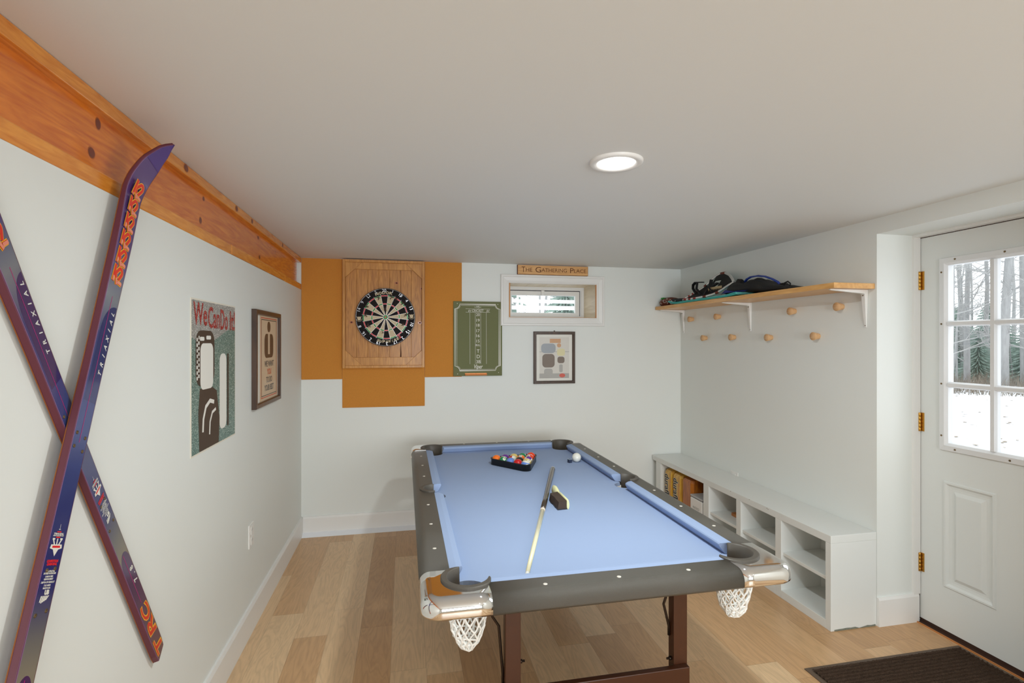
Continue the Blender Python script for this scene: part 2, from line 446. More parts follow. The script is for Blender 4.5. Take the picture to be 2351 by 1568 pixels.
# ------------------------------------------------------------------ door
dr = bpy.data.objects.new('door_1', None); COL.objects.link(dr); dr.location = (XD, YR, 0)
struct(dr, 'white entry door with nine-pane window')
FD = fr(XD, 0, 0, 'right')      # u = -Y
d0, d1 = -(YR - .006), -(DY0 + .006)
g0, g1, gz0, gz1 = -2.085, -1.445, .955, 1.862
pan = [(-2.099, -1.863, .239, .772), (-1.667, -1.431, .239, .772)]
b = MB()
slabholes = [[(g0, gz0), (g1, gz0), (g1, gz1), (g0, gz1)]] + [[(a, c), (e, c), (e, f), (a, f)] for a, e, c, f in pan]
b.prism([(d0, .022), (d1, .022), (d1, 2.013), (d0, 2.013)], -.035, 0, 0, FD, holes=slabholes)
for a, e, c, f in pan:
    b.frame(FD, a, e, c, f, [(0, 0), (.004, .006), (.012, .006), (.022, -.004), (.034, -.006), (.045, -.006), (.062, .004), (.066, .004)], 0, True)
b.build('slab', M_door, dr)
b = MB(); b.box(d0 - .0055, d1 + .0055, 2.0135, 2.0168, -.034, -.003, 0, FD); b.box(d0 - .0055, d0 - .0005, .012, 2.0135, -.034, -.004, 0, FD); b.box(d1 + .0005, d1 + .0055, .012, 2.0135, -.034, -.004, 0, FD)
b.build('weatherstrip', M_dark, dr)
b = MB(); b.box(d0, d1, .0046, .0222, -.034, -.003, 0, FD)
b.build('sweep', M_dark, dr)
b = MB()
b.frame(FD, g0 - .03, g1 + .03, gz0 - .03, gz1 + .03, [(0, 0), (.003, .012), (.028, .016), (.034, .010), (.040, .004), (.040, -.03)])
b.build('window_frame', M_vinyl, dr)
b = MB()
gu0, gu1, gv0, gv1 = g0 + .010, g1 - .010, gz0 + .010, gz1 - .010
cw = (gu1 - gu0 - .056) / 3; rh = (gv1 - gv0 - .056) / 3
for k in (1, 2):
    u = gu0 + cw * k + .028 * (k - 1)
    b.prism([(u, 0), (u + .006, .012), (u + .022, .012), (u + .028, 0), (u + .028, -.02), (u, -.02)], gv0, gv1, 0, FD @ axes((0, 0, 0), (1, 0, 0), (0, 0, 1), (0, 1, 0)))
    v = gv0 + rh * k + .028 * (k - 1)
    b.prism([(v, 0), (v + .006, .011), (v + .022, .011), (v + .028, 0), (v + .028, -.02), (v, -.02)], gu0, gu1, 0, FD @ axes((0, 0, 0), (0, 1, 0), (0, 0, 1), (1, 0, 0)))
b.build('muntin_grille', M_vinyl, dr)
b = MB(); b.add([(gu0, gv0, -.012), (gu1, gv0, -.012), (gu1, gv1, -.012), (gu0, gv1, -.012)], [(0, 1, 2, 3)], 0, FD)
b.build('pane', M_glass, dr)
for (u, v) in [(g0 - .015, 1.82), (g0 - .015, 1.56), (g0 - .015, 1.26), (g0 - .015, 1.0), (g0 + .05, gz1 + .015), (-1.82, gz1 + .015), (-1.6, gz1 + .015), (g0 + .05, gz0 - .015), (-1.80, gz0 - .015), (-1.6, gz0 - .015)]:
    b = MB(); b.lathe([(.0045, 0), (.0045, .0125), (.003, .0145)], 10, 0, FD @ T((u, v, .003)))
    b.build('screw_cap', M_screw, dr)
for z in (1.79, 1.05, .315):
    b = MB()
    hx, hy = XD - .010, YR - .012
    for k in range(5):
        b.lathe([(.0065, 0), (.0072, .001), (.0072, .018), (.0065, .019)], 12, 0, T((hx, hy, z - .048 + k * .0194)))
    b.box(XD - .003, XD + .0005, YR - .030, YR - .006, z - .048, z + .049); b.box(XD - .017, XD - .006, YR - .014, YR - .0115, z - .048, z + .049)
    b.build('hinge', M_brass, dr, bevel=.0006, seg=1)

# ------------------------------------------------------------------ back window
wn = bpy.data.objects.new('window_1', None); COL.objects.link(wn); wn.location = ((WX0 + WX1) / 2, YB, WZ0)
struct(wn, 'small basement window with white casing')
FB = fr(0, YB, 0, 'back')
b = MB()
b.frame(FB, .772, 1.672, 1.602, 2.024, [(0, 0), (0, .020), (.004, .024), (.016, .024), (.022, .018), (.050, .014), (.058, .016), (.068, .012), (.070, .009), (.070, 0)])
b.build('casing', M_trim, wn)
b = MB()
for (x0, x1, z0, z1) in [(WX0 - .012, WX0, WZ0 - .012, WZ1 + .012), (WX1, WX1 + .012, WZ0 - .012, WZ1 + .012), (WX0, WX1, WZ0 - .012, WZ0), (WX0, WX1, WZ1, WZ1 + .012)]:
    b.box(x0, x1, YB + .001, YB + .33, z0, z1)
b.build('lining', M_lining, wn)
b = MB(); b.frame(FB, WX0 - .009, WX1 + .009, WZ0 - .009, WZ1 + .009, [(0, .004), (0, .0095), (.011, .0095), (.011, -.002)])
b.build('lining_edge', M_liningedge, wn)
FW = fr(0, YB + .29, 0, 'back')
b = MB(); b.frame(FW, WX0, WX1, WZ0, WZ1, [(0, -.03), (0, 0), (.028, 0), (.028, -.012), (.036, -.012), (.036, -.03)])
b.build('window_frame', M_vinyl, wn)
b = MB(); b.frame(FW, WX0 + .036, WX1 - .036, WZ0 + .024, WZ1 - .030, [(0, -.03), (0, -.010), (.006, -.010), (.006, -.030)])
b.build('gasket', M_gasket, wn)
b = MB(); b.frame(FW, WX0 + .040, WX1 - .042, WZ0 + .018, WZ1 - .037, [(0, -.03), (0, -.008), (.036, -.008), (.040, -.014), (.040, -.03)])
b.build('sash', M_vinyl, wn)
b = MB(); b.box(1.195, 1.225, -.045, 0, -.008, .006, 0, FW @ T((0, WZ1 - .03, 0))); b.box(1.165, 1.262, -.046, -.037, -.008, .002, 0, FW @ T((0, WZ1 - .03, 0)))
b.build('latch', M_vinyl, wn, bevel=.004)
b = MB(); b.add([(WX0 + .07, WZ0 + .05, -.018), (WX1 - .07, WZ0 + .05, -.018), (WX1 - .07, WZ1 - .07, -.018), (WX0 + .07, WZ1 - .07, -.018)], [(0, 1, 2, 3)], 0, FW)
b.v = [Vector((v.x + 0, v.y, v.z)) for v in b.v]
b.build('pane', M_glass, wn)

# ------------------------------------------------------------------ pine beam over the left wall
bm_ = thing('ceiling_beam', 'varnished knotty pine beam along the ceiling above the left wall', 'beam', (XL, 1.5, 1.866))
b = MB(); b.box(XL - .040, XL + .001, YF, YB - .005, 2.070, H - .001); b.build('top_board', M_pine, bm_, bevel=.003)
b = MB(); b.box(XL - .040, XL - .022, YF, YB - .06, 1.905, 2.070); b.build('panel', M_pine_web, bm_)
b = MB()
for y0, y1, dz in ((YF, 2.55, 0), (2.551, 3.62, .002), (3.621, YB - .003, -.002)):
    b.box(XL - .040, XL + .001, y0, y1, 1.866 + dz, 1.911 + dz)
b.build('bottom_board', M_pine, bm_, bevel=.004)
FLb = fr(XL - .0219, 0, 0, 'left'); FLt = fr(XL + .0015, 0, 0, 'left')
for (y, z, rx, ry, FF) in [(1.552, 2.045, .011, .014, FLb), (1.523, 1.959, .014, .013, FLb), (2.249, 1.951, .012, .012, FLb), (2.281, 2.045, .010, .008, FLb),
                           (3.10, 1.942, .013, .010, FLb), (3.072, 2.045, .014, .008, FLb), (2.62, 2.092, .016, .011, FLt), (2.05, 2.094, .017, .012, FLt), (2.87, 2.091, .014, .010, FLt), (3.55, 2.09, .01, .012, FLt)]:
    b = MB(); b.disc(ry * 1.22, 0, 1, FF @ T((y, z, 0)), 18, rx * 1.25); b.disc(ry, .0003, 0, FF @ T((y, z, 0)), 18, rx)
    b.build('knot', [M_knot, M_knot2], bm_)

# ------------------------------------------------------------------ recessed ceiling light
lt = thing('recessed_light', 'lit round recessed light in the ceiling above the pool table', 'ceiling light', (.735, 1.715, H))
b = MB(); b.lathe([(.094, 0), (.094, -.006), (.088, -.011), (.070, -.009), (.066, -.003)], 48, 0, T((.735, 1.715, H)), True, False); b.build('trim_ring', M_trim, lt)
b = MB(); b.lathe([(.0005, -.0055), (.067, -.0055)], 48, 0, T((.735, 1.715, H)), True, False); b.build('lens', M_lens, lt)

# ------------------------------------------------------------------ outlets
def outlet(name, label, M, slots=True):
    o = thing(name, label, 'outlet', M.translation)
    b = MB(); b.prism([(-.042, -.060), (.042, -.060), (.042, .060), (-.042, .060)], 0, .006, 0, M); b.build('cover_plate', M_outlet, o, bevel=.003)
    for v in (-.026, .026):
        b = MB(); b.box(-.017, .017, v - .019, v + .019, .006, .008, 0, M)
        b.box(-.008, -.006, v - .004, v + .008, .008, .0082, 1, M); b.box(.006, .008, v - .004, v + .008, .008, .0082, 1, M)
        b.build('socket', [M_outlet, M_slot], o)
outlet('wall_outlet', 'white wall outlet low on the left wall near the corner', fr(XL, 2.845, .486, 'left'))
outlet('wall_outlet', 'white outlet plate peeking up behind the long white cubby bench', fr(XR, 3.40, .450, 'right'))

# ------------------------------------------------------------------ skis
SL = 1.76
def skiw(y):
    pts = [(0, .058), (.03, .066), (.12, .068), (.5, .064), (.8, .063), (1.1, .064), (1.36, .072), (1.56, .084), (1.62, .086), (1.68, .080), (1.73, .050), (1.755, .018), (1.76, .006)]
    for (a, wa), (c, wc) in zip(pts, pts[1:]):
        if y <= c:
            t = (y - a) / (c - a); return wa + (wc - wa) * t
    return .006
def skiz(y):
    return 0 if y < 1.565 else .078 * ((y - 1.565) / .195) ** 1.8
def ski_top_mat():
    m, nt, p = nodes('ski_topsheet'); L = nt.links.new
    tc = nt.nodes.new('ShaderNodeTexCoord'); sx = nt.nodes.new('ShaderNodeSeparateXYZ'); L(tc.outputs['Object'], sx.inputs[0])
    dv = nt.nodes.new('ShaderNodeMath'); dv.operation = 'DIVIDE'; dv.inputs[1].default_value = SL; L(sx.outputs[1], dv.inputs[0])
    cr = nt.nodes.new('ShaderNodeValToRGB'); e = cr.color_ramp.elements
    stops = [(0, (86, 26, 62)), (.16, (78, 26, 76)), (.255, (130, 122, 106)), (.29, (108, 106, 104)), (.345, (40, 42, 104)), (.47, (40, 48, 108)), (.53, (58, 70, 128)), (.66, (54, 60, 118)),
             (.72, (120, 126, 136)), (.745, (96, 100, 124)), (.77, (78, 60, 118)), (.93, (84, 54, 114)), (1, (76, 40, 112))]
    e[0].position = stops[0][0]; e[0].color = S(*stops[0][1]); e[1].position = 1; e[1].color = S(*stops[-1][1])
    for q, c in stops[1:-1]:
        k = e.new(q); k.color = S(*c)
    L(dv.outputs[0], cr.inputs['Fac']); L(cr.outputs[0], p.inputs['Base Color'])
    p.inputs['Roughness'].default_value = .22; p.inputs['Coat Weight'].default_value = .4; p.inputs['Coat Roughness'].default_value = .06
    return m
M_skitop = ski_top_mat()
def k2(mb, x, y, s):
    """slanted K run into a 2: yellow rim, red body fading to pale red feet"""
    def arc(cx_, cy_, r, a0, a1, n=9):
        return [(cx_ + r * math.cos(math.radians(a0 + (a1 - a0) * i / n)), cy_ + r * math.sin(math.radians(a0 + (a1 - a0) * i / n))) for i in range(n + 1)]
    stem = [(.10, 0), (.13, 1.0)]
    two = [(.16, .40), (.44, .78)] + arc(.65, .74, .20, 132, -24) + [(.62, .27)]
    foot = [(.55, .12), (.98, .12)]
    leg = [(.26, .52), (.52, -.06)]
    P = lambda q: [(x + (a - .5) * s * .95, y + (c - .5) * s) for a, c in q]
    for w, z, mi in ((.27, .0006, 0), (.17, .0012, 1)):
        for q in (stem, leg, two, foot):
            mb.strip(P(q), w * s, z, mi)
    for q in ([(.102, .02), (.112, .30)], [(.37, .28), (.51, -.04)], foot):
        mb.strip(P(q), .155 * s, .0018, 2)
def make_ski(label, M):
    t = thing('ski', label, 'ski', M=M, group='crossed skis on the left wall')
    th = .015
    ys = [0, .01, .03, .12] + [.12 + .07 * k for k in range(1, 20)] + [1.46 + .015 * k for k in range(1, 21)]
    ys = sorted(set(round(min(y, SL), 4) for y in ys))
    def pt(y):     # centre height and surface normal tilt
        z = skiz(y); dz = (skiz(y + .002) - skiz(y - .002)) / .004; return z, dz
    core, top, rim, edge = [], [], [], []
    for y in ys:
        z, dz = pt(y); w = skiw(y) / 2; tk = th * (1 if y < 1.42 else max(.35, 1 - (y - 1.42) * 2))
        n = Vector((0, -dz, 1)).normalized(); o = Vector((0, y, z))
        core.append([o + Vector((-w, 0, 0)), o + Vector((w, 0, 0)), o + Vector((w - .003, 0, 0)) + n * tk, o + Vector((-w + .003, 0, 0)) + n * tk])
        top.append([o + Vector((-w + .005, 0, 0)) + n * (tk + .0002), o + Vector((w - .005, 0, 0)) + n * (tk + .0002)])
        rim.append([o + Vector((-w + .0025, 0, 0)) + n * (tk - .0006), o + Vector((-w + .0055, 0, 0)) + n * (tk + .0004)])
        edge.append([o + Vector((-w - .0004, 0, -.0002)), o + Vector((-w - .0004, 0, .002))])
    b = MB(); b.loft(core, 0, None, False); b.build('core', M_maroon, t, local=True)
    b = MB(); b.loft(top, 0, None, True, False, False); b.build('top_sheet', M_skitop, t, local=True)
    b = MB(); b.loft(rim, 0, None, True, False, False); b.build('cap_edge', M_skiline, t, local=True)
    b = MB(); b.loft(edge, 0, None, True, False, False); b.build('steel_edge', M_skiedge, t, local=True)
    zt = th + .0003
    b = MB()
    b.add([p + Vector((0, 0, .0008)) for q in top[-6:] for p in q], [(2 * i, 2 * i + 1, 2 * i + 3, 2 * i + 2) for i in range(5)], 0)
    b.build('tip_panel', M_violet, t, local=True); b = MB()
    b.flat([(-.0262, .10), (.0262, .10)] + [(.0262 * math.cos(PI * k / 16), .41 + .045 * math.sin(PI * k / 16)) for k in range(17)], zt); b.build('tail_panel', M_plum, t, local=True); b = MB()
    pts = [(.0275, 1.250)] + [(.0275 - .048 * math.sin(PI / 2 * k / 10), 1.250 - .075 * (1 - math.cos(PI / 2 * k / 10))) for k in range(1, 11)] + [(-.0205, 1.00), (.0265, 1.00)]
    b.flat(pts, zt); b.build('middle_panel', M_navy, t, local=True)
    b = MB(); b.strip([(-.002, .905), (-.002, 1.27)], .0016, zt + .0002); b.build('centre_stripe', M_mag, t, local=True)
    b = MB(); b.strip([(-.002, .25), (-.002, .448)], .0020, zt + .0002); b.build('tail_stripe', M_mag, t, local=True)
    b = MB()
    for k in range(6):
        k2(b, .0, 1.592 - .0522 * k, .047)
    b.v = [Vector((v.x, v.y, v.z + th + skiz(v.y))) for v in b.v]
    b.build('tip_lettering', [M_yel, M_red2, M_salm], t, local=True)
    b = MB()
    for i, ch in enumerate('TRIAXIAL'):
        b.text(ch, .0175, T((.0165, 1.072 + .0222 * i, zt + .0003)) @ RZ(PI / 2), 0, .0004, .3)
    b.build('side_lettering', M_print, t, local=True); b = MB()
    for i, ch in enumerate('7.8'):
        b.text(ch, .026, T((.014, .330 + .024 * i, zt + .0003)) @ RZ(PI / 2), 0, .0008, .3)
    b.build('size_lettering', M_print, t, local=True)
    b = MB()
    for i, ch in enumerate('TRC'):
        for bo, z, mi in ((.0038, 0, 0), (.0008, .0002, 1)):
            b.text(ch, .062, T((.004, .050 + .078 * i, zt + .0003 + z)) @ RZ(PI / 2), mi, bo, .28, fit=(.070 + 2 * bo,))
    b.build('tail_lettering', [M_yel, M_red2], t, local=True)
    b = MB()
    Y = lambda px: .7415 - (px - 1181) * .00083
    z1_ = zt + .0003
    b.strip([(0, Y(1193)), (0, Y(1207))], .0009, z1_); b.strip([(-.003, Y(1205)), (.003, Y(1205))], .001, z1_)
    b.strip([(-.007, Y(1211)), (.007, Y(1211))], .0024, z1_, 1); b.strip([(-.007, Y(1224)), (.007, Y(1224))], .0024, z1_, 1)
    b.text('TRIAXIAL', .0048, T((0, Y(1216), zt + .0005)), 0, .0002, .2, fit=(.034,)); b.text('BRAIDING', .0036, T((0, Y(1220.3), zt + .0005)), 0, .0001, .2, fit=(.036,))
    for q in ([(-.015, Y(1227)), (-.007, Y(1242))], [(0, Y(1227)), (0, Y(1242))], [(.015, Y(1227)), (.007, Y(1242))], [(-.017, Y(1228)), (-.009, Y(1228))], [(.017, Y(1228)), (.009, Y(1228))]):
        b.strip(q, .0035, z1_)
    b.flat([(-.018, Y(1241)), (.018, Y(1241)), (.020, Y(1250)), (.009, Y(1253)), (0, Y(1269)), (-.009, Y(1253)), (-.020, Y(1250))], z1_ + .0003)
    b.flat([(-.013, Y(1244)), (.013, Y(1244)), (.013, Y(1249)), (-.013, Y(1249))], z1_ + .0006, 1)
    b.text('COMPETITION', .0062, T((0, Y(1280), z1_)), 1, .0005, .2, fit=(.038,)); b.text('UNIAXIAL', .0062, T((0, Y(1287), z1_)), 1, .0005, .2, fit=(.034,))
    for tx, px, wd in (('ULTRA STRUCTURE', 1303, .030), ('SINTERED RACING BASE', 1308, .040), ('CARBON FIBER', 1315, .026), ('REINFORCEMENT', 1321, .030), ('DEPTH OF SIDECUT', 1328, .044), ('7.8 MM', 1335, .022), ('MADE IN USA', 1341, .024)):
        b.text(tx, .0046, T((0, Y(px), z1_)), 0, .0002, .1, fit=(wd,))
    for i in range(5):
        b.flat([(-.012 + .0056 * i, Y(1358)), (-.008 + .0056 * i, Y(1358)), (-.0105 + .0044 * i, Y(1374 - 2 * abs(i - 1))), (-.0142 + .0044 * i, Y(1374 - 2 * abs(i - 1)))], z1_)
    b.text('UB', .011, T((.004, Y(1351), z1_)), 0, .001, 0)
    b.build('emblem', [M_print, M_logored], t, local=True)
    for x, y in [(-.017, .925), (.017, .918), (-.017, .895), (.017, .888), (-.012, .642), (.014, .645), (-.016, .560), (.016, .566)]:
        b = MB(); b.lathe([(.0042, 0), (.004, .0012), (.002, .0012), (.0018, .0004)], 10, 0, T((x, y, th)))
        b.build('screw', M_screw, t, local=True)
    return t
u = Vector((0, .370, .929)).normalized()
make_ski('purple ski in front of the crossed pair, curved tip up against the pine beam', axes(Vector((-.744, 1.684, 2.058)) - u * (SL * 1.02 + .008), u.cross(Vector((1, 0, 0))), u, (1, 0, 0)) @ Matrix.Scale(1.02, 4))
u = Vector((0, -.4925, .870)).normalized()
n_ = Vector((1, 0, 0)); xd = u.cross(n_); a_ = math.radians(7)
n_ = (n_ * math.cos(a_) + xd * math.sin(a_)).normalized()
make_ski('purple ski behind the crossed pair, square tail low on the white wall', axes((-.7655, 1.815, .491), u.cross(n_), u, n_) @ Matrix.Scale(1.018, 4))

# ------------------------------------------------------------------ poster and frame on the left wall
FL = fr(XL, 0, 0, 'left')
po = thing('poster', 'glitter poster with red slogan above silver and teal field on left wall', 'poster', (XL, 2.34, 1.043))
y0, y1, z0, z1 = 2.087, 2.592, 1.043, 1.634
b = MB(); b.box(y0, y1, z0, z1, .0005, .003, 0, FL); b.build('sheet', M_paper, po)
b = MB(); zs = 1.50
wav = [(y0 + .006 + (y1 - y0 - .012) * k / 14, zs + (-.012 if k < 4 else .0) - .03 * math.sin(k * .35)) for k in range(15)]
b.flat([(y0 + .006, z1 - .006)] + wav + [(y1 - .006, z1 - .006)], .0032, 0, FL); b.build('silver_field', M_gsilver, po)
b = MB(); b.flat([(y0 + .006, z0 + .006), (y1 - .006, z0 + .006)] + wav[::-1], .0032, 0, FL); b.build('teal_field', M_gteal, po)
b = MB()
for wd, u0, u1, zb in (('We', 2.108, 2.245, 1.530), ('Can', 2.255, 2.385, 1.522), ('Do', 2.395, 2.488, 1.518), ('It!', 2.515, 2.584, 1.518)):
    b.text(wd, .1, FL @ T(((u0 + u1) / 2, zb + .047, .0038)), 0, .002, 0, fit=(u1 - u0, .088))
b.build('slogan', M_gred, po)
b = MB()        # plain stand-in picture: dark block, pale oval, dark band, pale bar
b.flat([(2.165, 1.05), (2.375, 1.05), (2.385, 1.15), (2.35, 1.27), (2.28, 1.295), (2.17, 1.29), (2.155, 1.2)], .0036, 1, FL)
def rrect(x0_, x1_, z0_, z1_, r_):
    return [(cx_ + r_ * math.cos(math.radians(a0 + 15 * q)), cz_ + r_ * math.sin(math.radians(a0 + 15 * q))) for cx_, cz_, a0 in ((x1_ - r_, z1_ - r_, 0), (x0_ + r_, z1_ - r_, 90), (x0_ + r_, z0_ + r_, 180), (x1_ - r_, z0_ + r_, 270)) for q in range(7)]
b.flat(rrect(2.130, 2.325, 1.30, 1.515, .05), .0036, 1, FL)
b.flat(rrect(2.175, 2.310, 1.285, 1.465, .03), .0038, 0, FL)
b.flat(rrect(2.385, 2.470, 1.10, 1.42, .03), .0036, 0, FL); b.flat(rrect(2.478, 2.50, 1.10, 1.42, .01), .0037, 1, FL)
b.strip([(2.20, 1.12), (2.205, 1.17), (2.23, 1.215), (2.275, 1.235), (2.32, 1.225)], .016, .0039, 0, FL); b.strip([(2.27, 1.10), (2.275, 1.15), (2.30, 1.185), (2.34, 1.195)], .012, .0039, 0, FL)
RP = random.Random(4)
for q in range(16):
    b.flat(rrect(2.138 + .017 * (q % 2) + RP.uniform(-.002, .002), 2.149 + .017 * (q % 2), 1.325 + .021 * (q // 2) + .008 * (q % 2), 1.339 + .021 * (q // 2) + .008 * (q % 2), .004), .0039, 0, FL)
b.flat(rrect(2.17, 2.215, 1.475, 1.49, .006), .0039, 0, FL); b.flat(rrect(2.235, 2.285, 1.48, 1.495, .006), .0039, 0, FL)
b.build('artwork', [M_mat_w, M_brownink], po)

pf = thing('framed_poster', 'dark framed poster reading WE WANT YOU on left wall beside the corner', 'framed poster', (XL, 3.12, 1.12))
y0, y1, z0, z1 = 2.860, 3.400, 1.120, 1.640
b = MB(); b.frame(FL, y0, y1, z0, z1, [(0, .001), (0, .022), (.003, .025), (.022, .025), (.026, .020), (.026, .008)]); b.build('frame', M_frame, pf)
b = MB(); b.box(y0 + .02, y1 - .02, z0 + .02, z1 - .02, .004, .010, 0, FL); b.build('mount', M_mat_w, pf)
b = MB()
b.flat([(2.975, 1.145), (3.365, 1.145), (3.365, 1.618), (2.975, 1.618)], .0104, 0, FL)
b.frame(FL, 3.0, 3.345, 1.160, 1.604, [(0, .0106), (.005, .0106)], 1); b.frame(FL, 3.008, 3.337, 1.170, 1.594, [(0, .0106), (.004, .0106)], 2)
b.flat(rrect(3.07, 3.265, 1.38, 1.515, .04), .0106, 3, FL)
b.flat([(3.145, 1.40), (3.185, 1.40), (3.185, 1.515), (3.145, 1.515)], .0108, 0, FL); b.flat(rrect(3.13, 3.20, 1.525, 1.585, .03), .0106, 3, FL)
b.build('print', [mat('tan_print', S(222, 196, 164), .7), mat('print_rule_red', S(214, 92, 62), .7), M_brownink, mat('print_brown', S(104, 72, 46), .7)], pf)
b = MB()
for tx, z, mi in (('WE WANT', 1.347, 0), ('YOU', 1.302, 1), ('TO DO', 1.257, 0), ('YOUR BEST', 1.212, 0)):
    b.text(tx, .04, FL @ T((3.17, z, .0112)), mi, .001, 0, fit=({'YOU': .09, 'TO DO': .13}.get(tx, .20), .034))
b.build('lettering', [mat('print_grey', S(120, 112, 104), .7), mat('print_orange', S(222, 112, 76), .7)], pf)
b = MB(); b.add([(y0 + .024, z0 + .024, .0135), (y1 - .024, z0 + .024, .0135), (y1 - .024, z1 - .024, .0135), (y0 + .024, z1 - .024, .0135)], [(0, 1, 2, 3)], 0, FL)
b.build('glass', M_picglass, pf)

# ------------------------------------------------------------------ back wall: cork, backboard, dartboard
for lab, x0, x1, z0, z1, d in (('square of brown cork beside the left corner, left of the dartboard', XL + .002, -.470, 1.182, 2.108, .008),
                               ('brown cork sheet hanging below and behind the wooden dartboard surround', -.469, .158, .960, 2.108, .0075),
                               ('brown cork sheet right of the dartboard, tucked under the green scoreboard', .159, .453, 1.188, 2.108, .008)):
    b = MB(); b.box(x0, x1, YB - d, YB - .0002, z0, z1)
    tag(b.build('cork_panel', M_cork, bevel=.0015), lab, 'cork board', 'cork panels on the far wall')
bb = thing('dartboard_backboard', 'stained plank surround with corner braces holding the round dartboard', 'backboard', (-.154, YB - .008, 1.267))
x0, x1, z0, z1 = -.463, .155, 1.267, 2.102
YK = YB - .0085
FK = fr(0, YK, 0, 'back')
b = MB(); n = 7; pw = (x1 - x0 - .04) / n
for k in range(n):
    b.box(x0 + .02 + pw * k + .0005, x0 + .02 + pw * (k + 1) - .0005, z0 + .018, z1 - .018, .0, .014, 0, FK)
b.box(x0 + .01, x1 - .01, z0 + .01, z1 - .01, 0, .010, 1, FK)
b.build('planks', [M_board, M_seam], bb, bevel=.001, seg=1)
for (a, c, e, f) in ((x0, x0 + .020, z0, z1), (x1 - .020, x1, z0, z1), (x0 + .020, x1 - .020, z0, z0 + .020), (x0 + .020, x1 - .020, z1 - .020, z1)):
    b = MB(); b.box(a, c, e, f, 0, .042, 0, FK); b.build('edge_rail', M_board2, bb, bevel=.002)
b = MB(); b.box(x0 + .02, x1 - .02, z1 - .072, z1 - .02, .014, .028, 0, FK); b.build('top_rail', M_board2, bb, bevel=.0015)
b = MB(); b.box(x0 + .02, x1 - .02, z0 + .02, z0 + .082, .014, .028, 0, FK); b.build('bottom_rail', M_board2, bb, bevel=.0015)
for sx, sz in ((0, 1), (1, 1), (0, 0), (1, 0)):
    cx_ = x1 - .02 if sx else x0 + .02; cz_ = z1 - .02 if sz else z0 + .02
    dx = -.124 if sx else .124; dz = -.118 if sz else .118
    b = MB(); b.prism([(cx_, cz_), (cx_ + dx, cz_), (cx_, cz_ + dz)], .0145, .034, 0, FK); b.build('corner_brace', M_board2, bb, bevel=.0012)
b = MB()
b.flat([(-.035, z0 + .084), (-.022, z0 + .084), (-.024, z0 + .13), (-.0285, z0 + .185), (-.0315, z0 + .13)], .0147, 0, FK)
b.build('split', M_seam, bb)
for (x, z) in ((-.40, 1.62), (.135, 1.89), (-.06, 1.93), (-.25, 1.33), (.10, 1.34), (.12, 1.62)):
    b = MB(); b.disc(.011, .01440, 1, FK @ T((x, z, 0)), 16, .016); b.disc(.006, .0147, 0, FK @ T((x, z, 0)), 12, .008); b.build('knot', [M_seam, M_knot2], bb)

DC = (-.143, 1.660); RB = .2255
FDb = fr(DC[0], YK - .0145, DC[1], 'back') @ RZ(math.radians(3.0))
db = thing('dartboard', 'round dartboard stuck with darts on the wooden surround', 'dartboard', FDb.translation)
ft = .038
b = MB(); b.lathe([(RB - .006, 0), (RB, .004), (RB, ft - .004), (RB - .004, ft), (.17, ft), (.0005, ft)], 80, 0, FDb, True); b.build('body', M_dblack, db)
b = MB()
def sector(r0, r1, a0, a1, mi, z):
    n = 5
    o = [(r1 * math.sin(a0 + (a1 - a0) * k / n), r1 * math.cos(a0 + (a1 - a0) * k / n)) for k in range(n + 1)]
    i = [(r0 * math.sin(a0 + (a1 - a0) * k / n), r0 * math.cos(a0 + (a1 - a0) * k / n)) for k in range(n + 1)]
    b.add([(x, y, z) for x, y in o + i], [(k, k + 1, n + 2 + k, n + 1 + k) for k in range(n)], mi, FDb)
for k in range(20):
    a0 = math.radians(18 * k - 9); a1 = math.radians(18 * k + 9); z = ft + .0004
    blk = k % 2 == 0
    sector(.0159, .099, a0, a1, 0 if blk else 1, z); sector(.107, .162, a0, a1, 0 if blk else 1, z)
    sector(.099, .107, a0, a1, 2 if blk else 3, z); sector(.162, .170, a0, a1, 2 if blk else 3, z)
    sector(.00635, .0159, a0, a1, 3, z); sector(.0, .00635, a0, a1, 2, z)
b.build('scoring_face', [M_dblack, M_cream, M_red, M_green], db)
b = MB()
for k in range(20):
    a = math.radians(18 * k - 9)
    b.strip([(.016 * math.sin(a), .016 * math.cos(a)), (.178 * math.sin(a), .178 * math.cos(a))], .0006, ft + .0012, 0, FDb)
for r in (.0064, .016, .099, .107, .162, .170):
    b.strip([(r * math.sin(q), r * math.cos(q)) for q in [2 * PI * k / 60 for k in range(60)]], .0005, ft + .0011, 0, FDb, True)
b.build('wire_spider', M_wire, db)
b = MB()
b.tube([(.2205 * math.sin(q), .2205 * math.cos(q), ft + .001) for q in [2 * PI * k / 90 for k in range(90)]], .0011, 5, 0, FDb, True)
for i, nn in enumerate((20, 1, 18, 4, 13, 0, 10, 15, 2, 17, 3, 19, 7, 16, 8, 0, 14, 9, 12, 5)):
    if not nn: continue
    a = -math.radians(18 * i)
    b.text(str(nn), .034, FDb @ RZ(a) @ T((0, .2045, ft + .0016)), 0, -.0007)
b.build('number_ring', M_wire, db)
b = MB()
for i, ch in enumerate('NODOR'):
    b.text(ch, .028, FDb @ RZ(-math.radians((i - 2) * 8.2 - 1)) @ T((0, .188, ft + .0014)), 0, .0012, 0, fit=(.024,))
b.build('maker_lettering', [M_cream, M_logored], db); b = MB()
for i, ch in enumerate('SUPAWIRE'):
    b.text(ch, .026, FDb @ RZ(math.radians((i - 3.5) * 6.6 + 3)) @ T((0, -.190, ft + .0014)), 0, .0012, .15, fit=(.020 if ch != 'I' else .006,))
b.text('2', .030, FDb @ RZ(math.radians(32)) @ T((0, -.186, ft + .0014)), 1, .0014, .1)
b.build('model_lettering', [M_cream, M_logored], db)
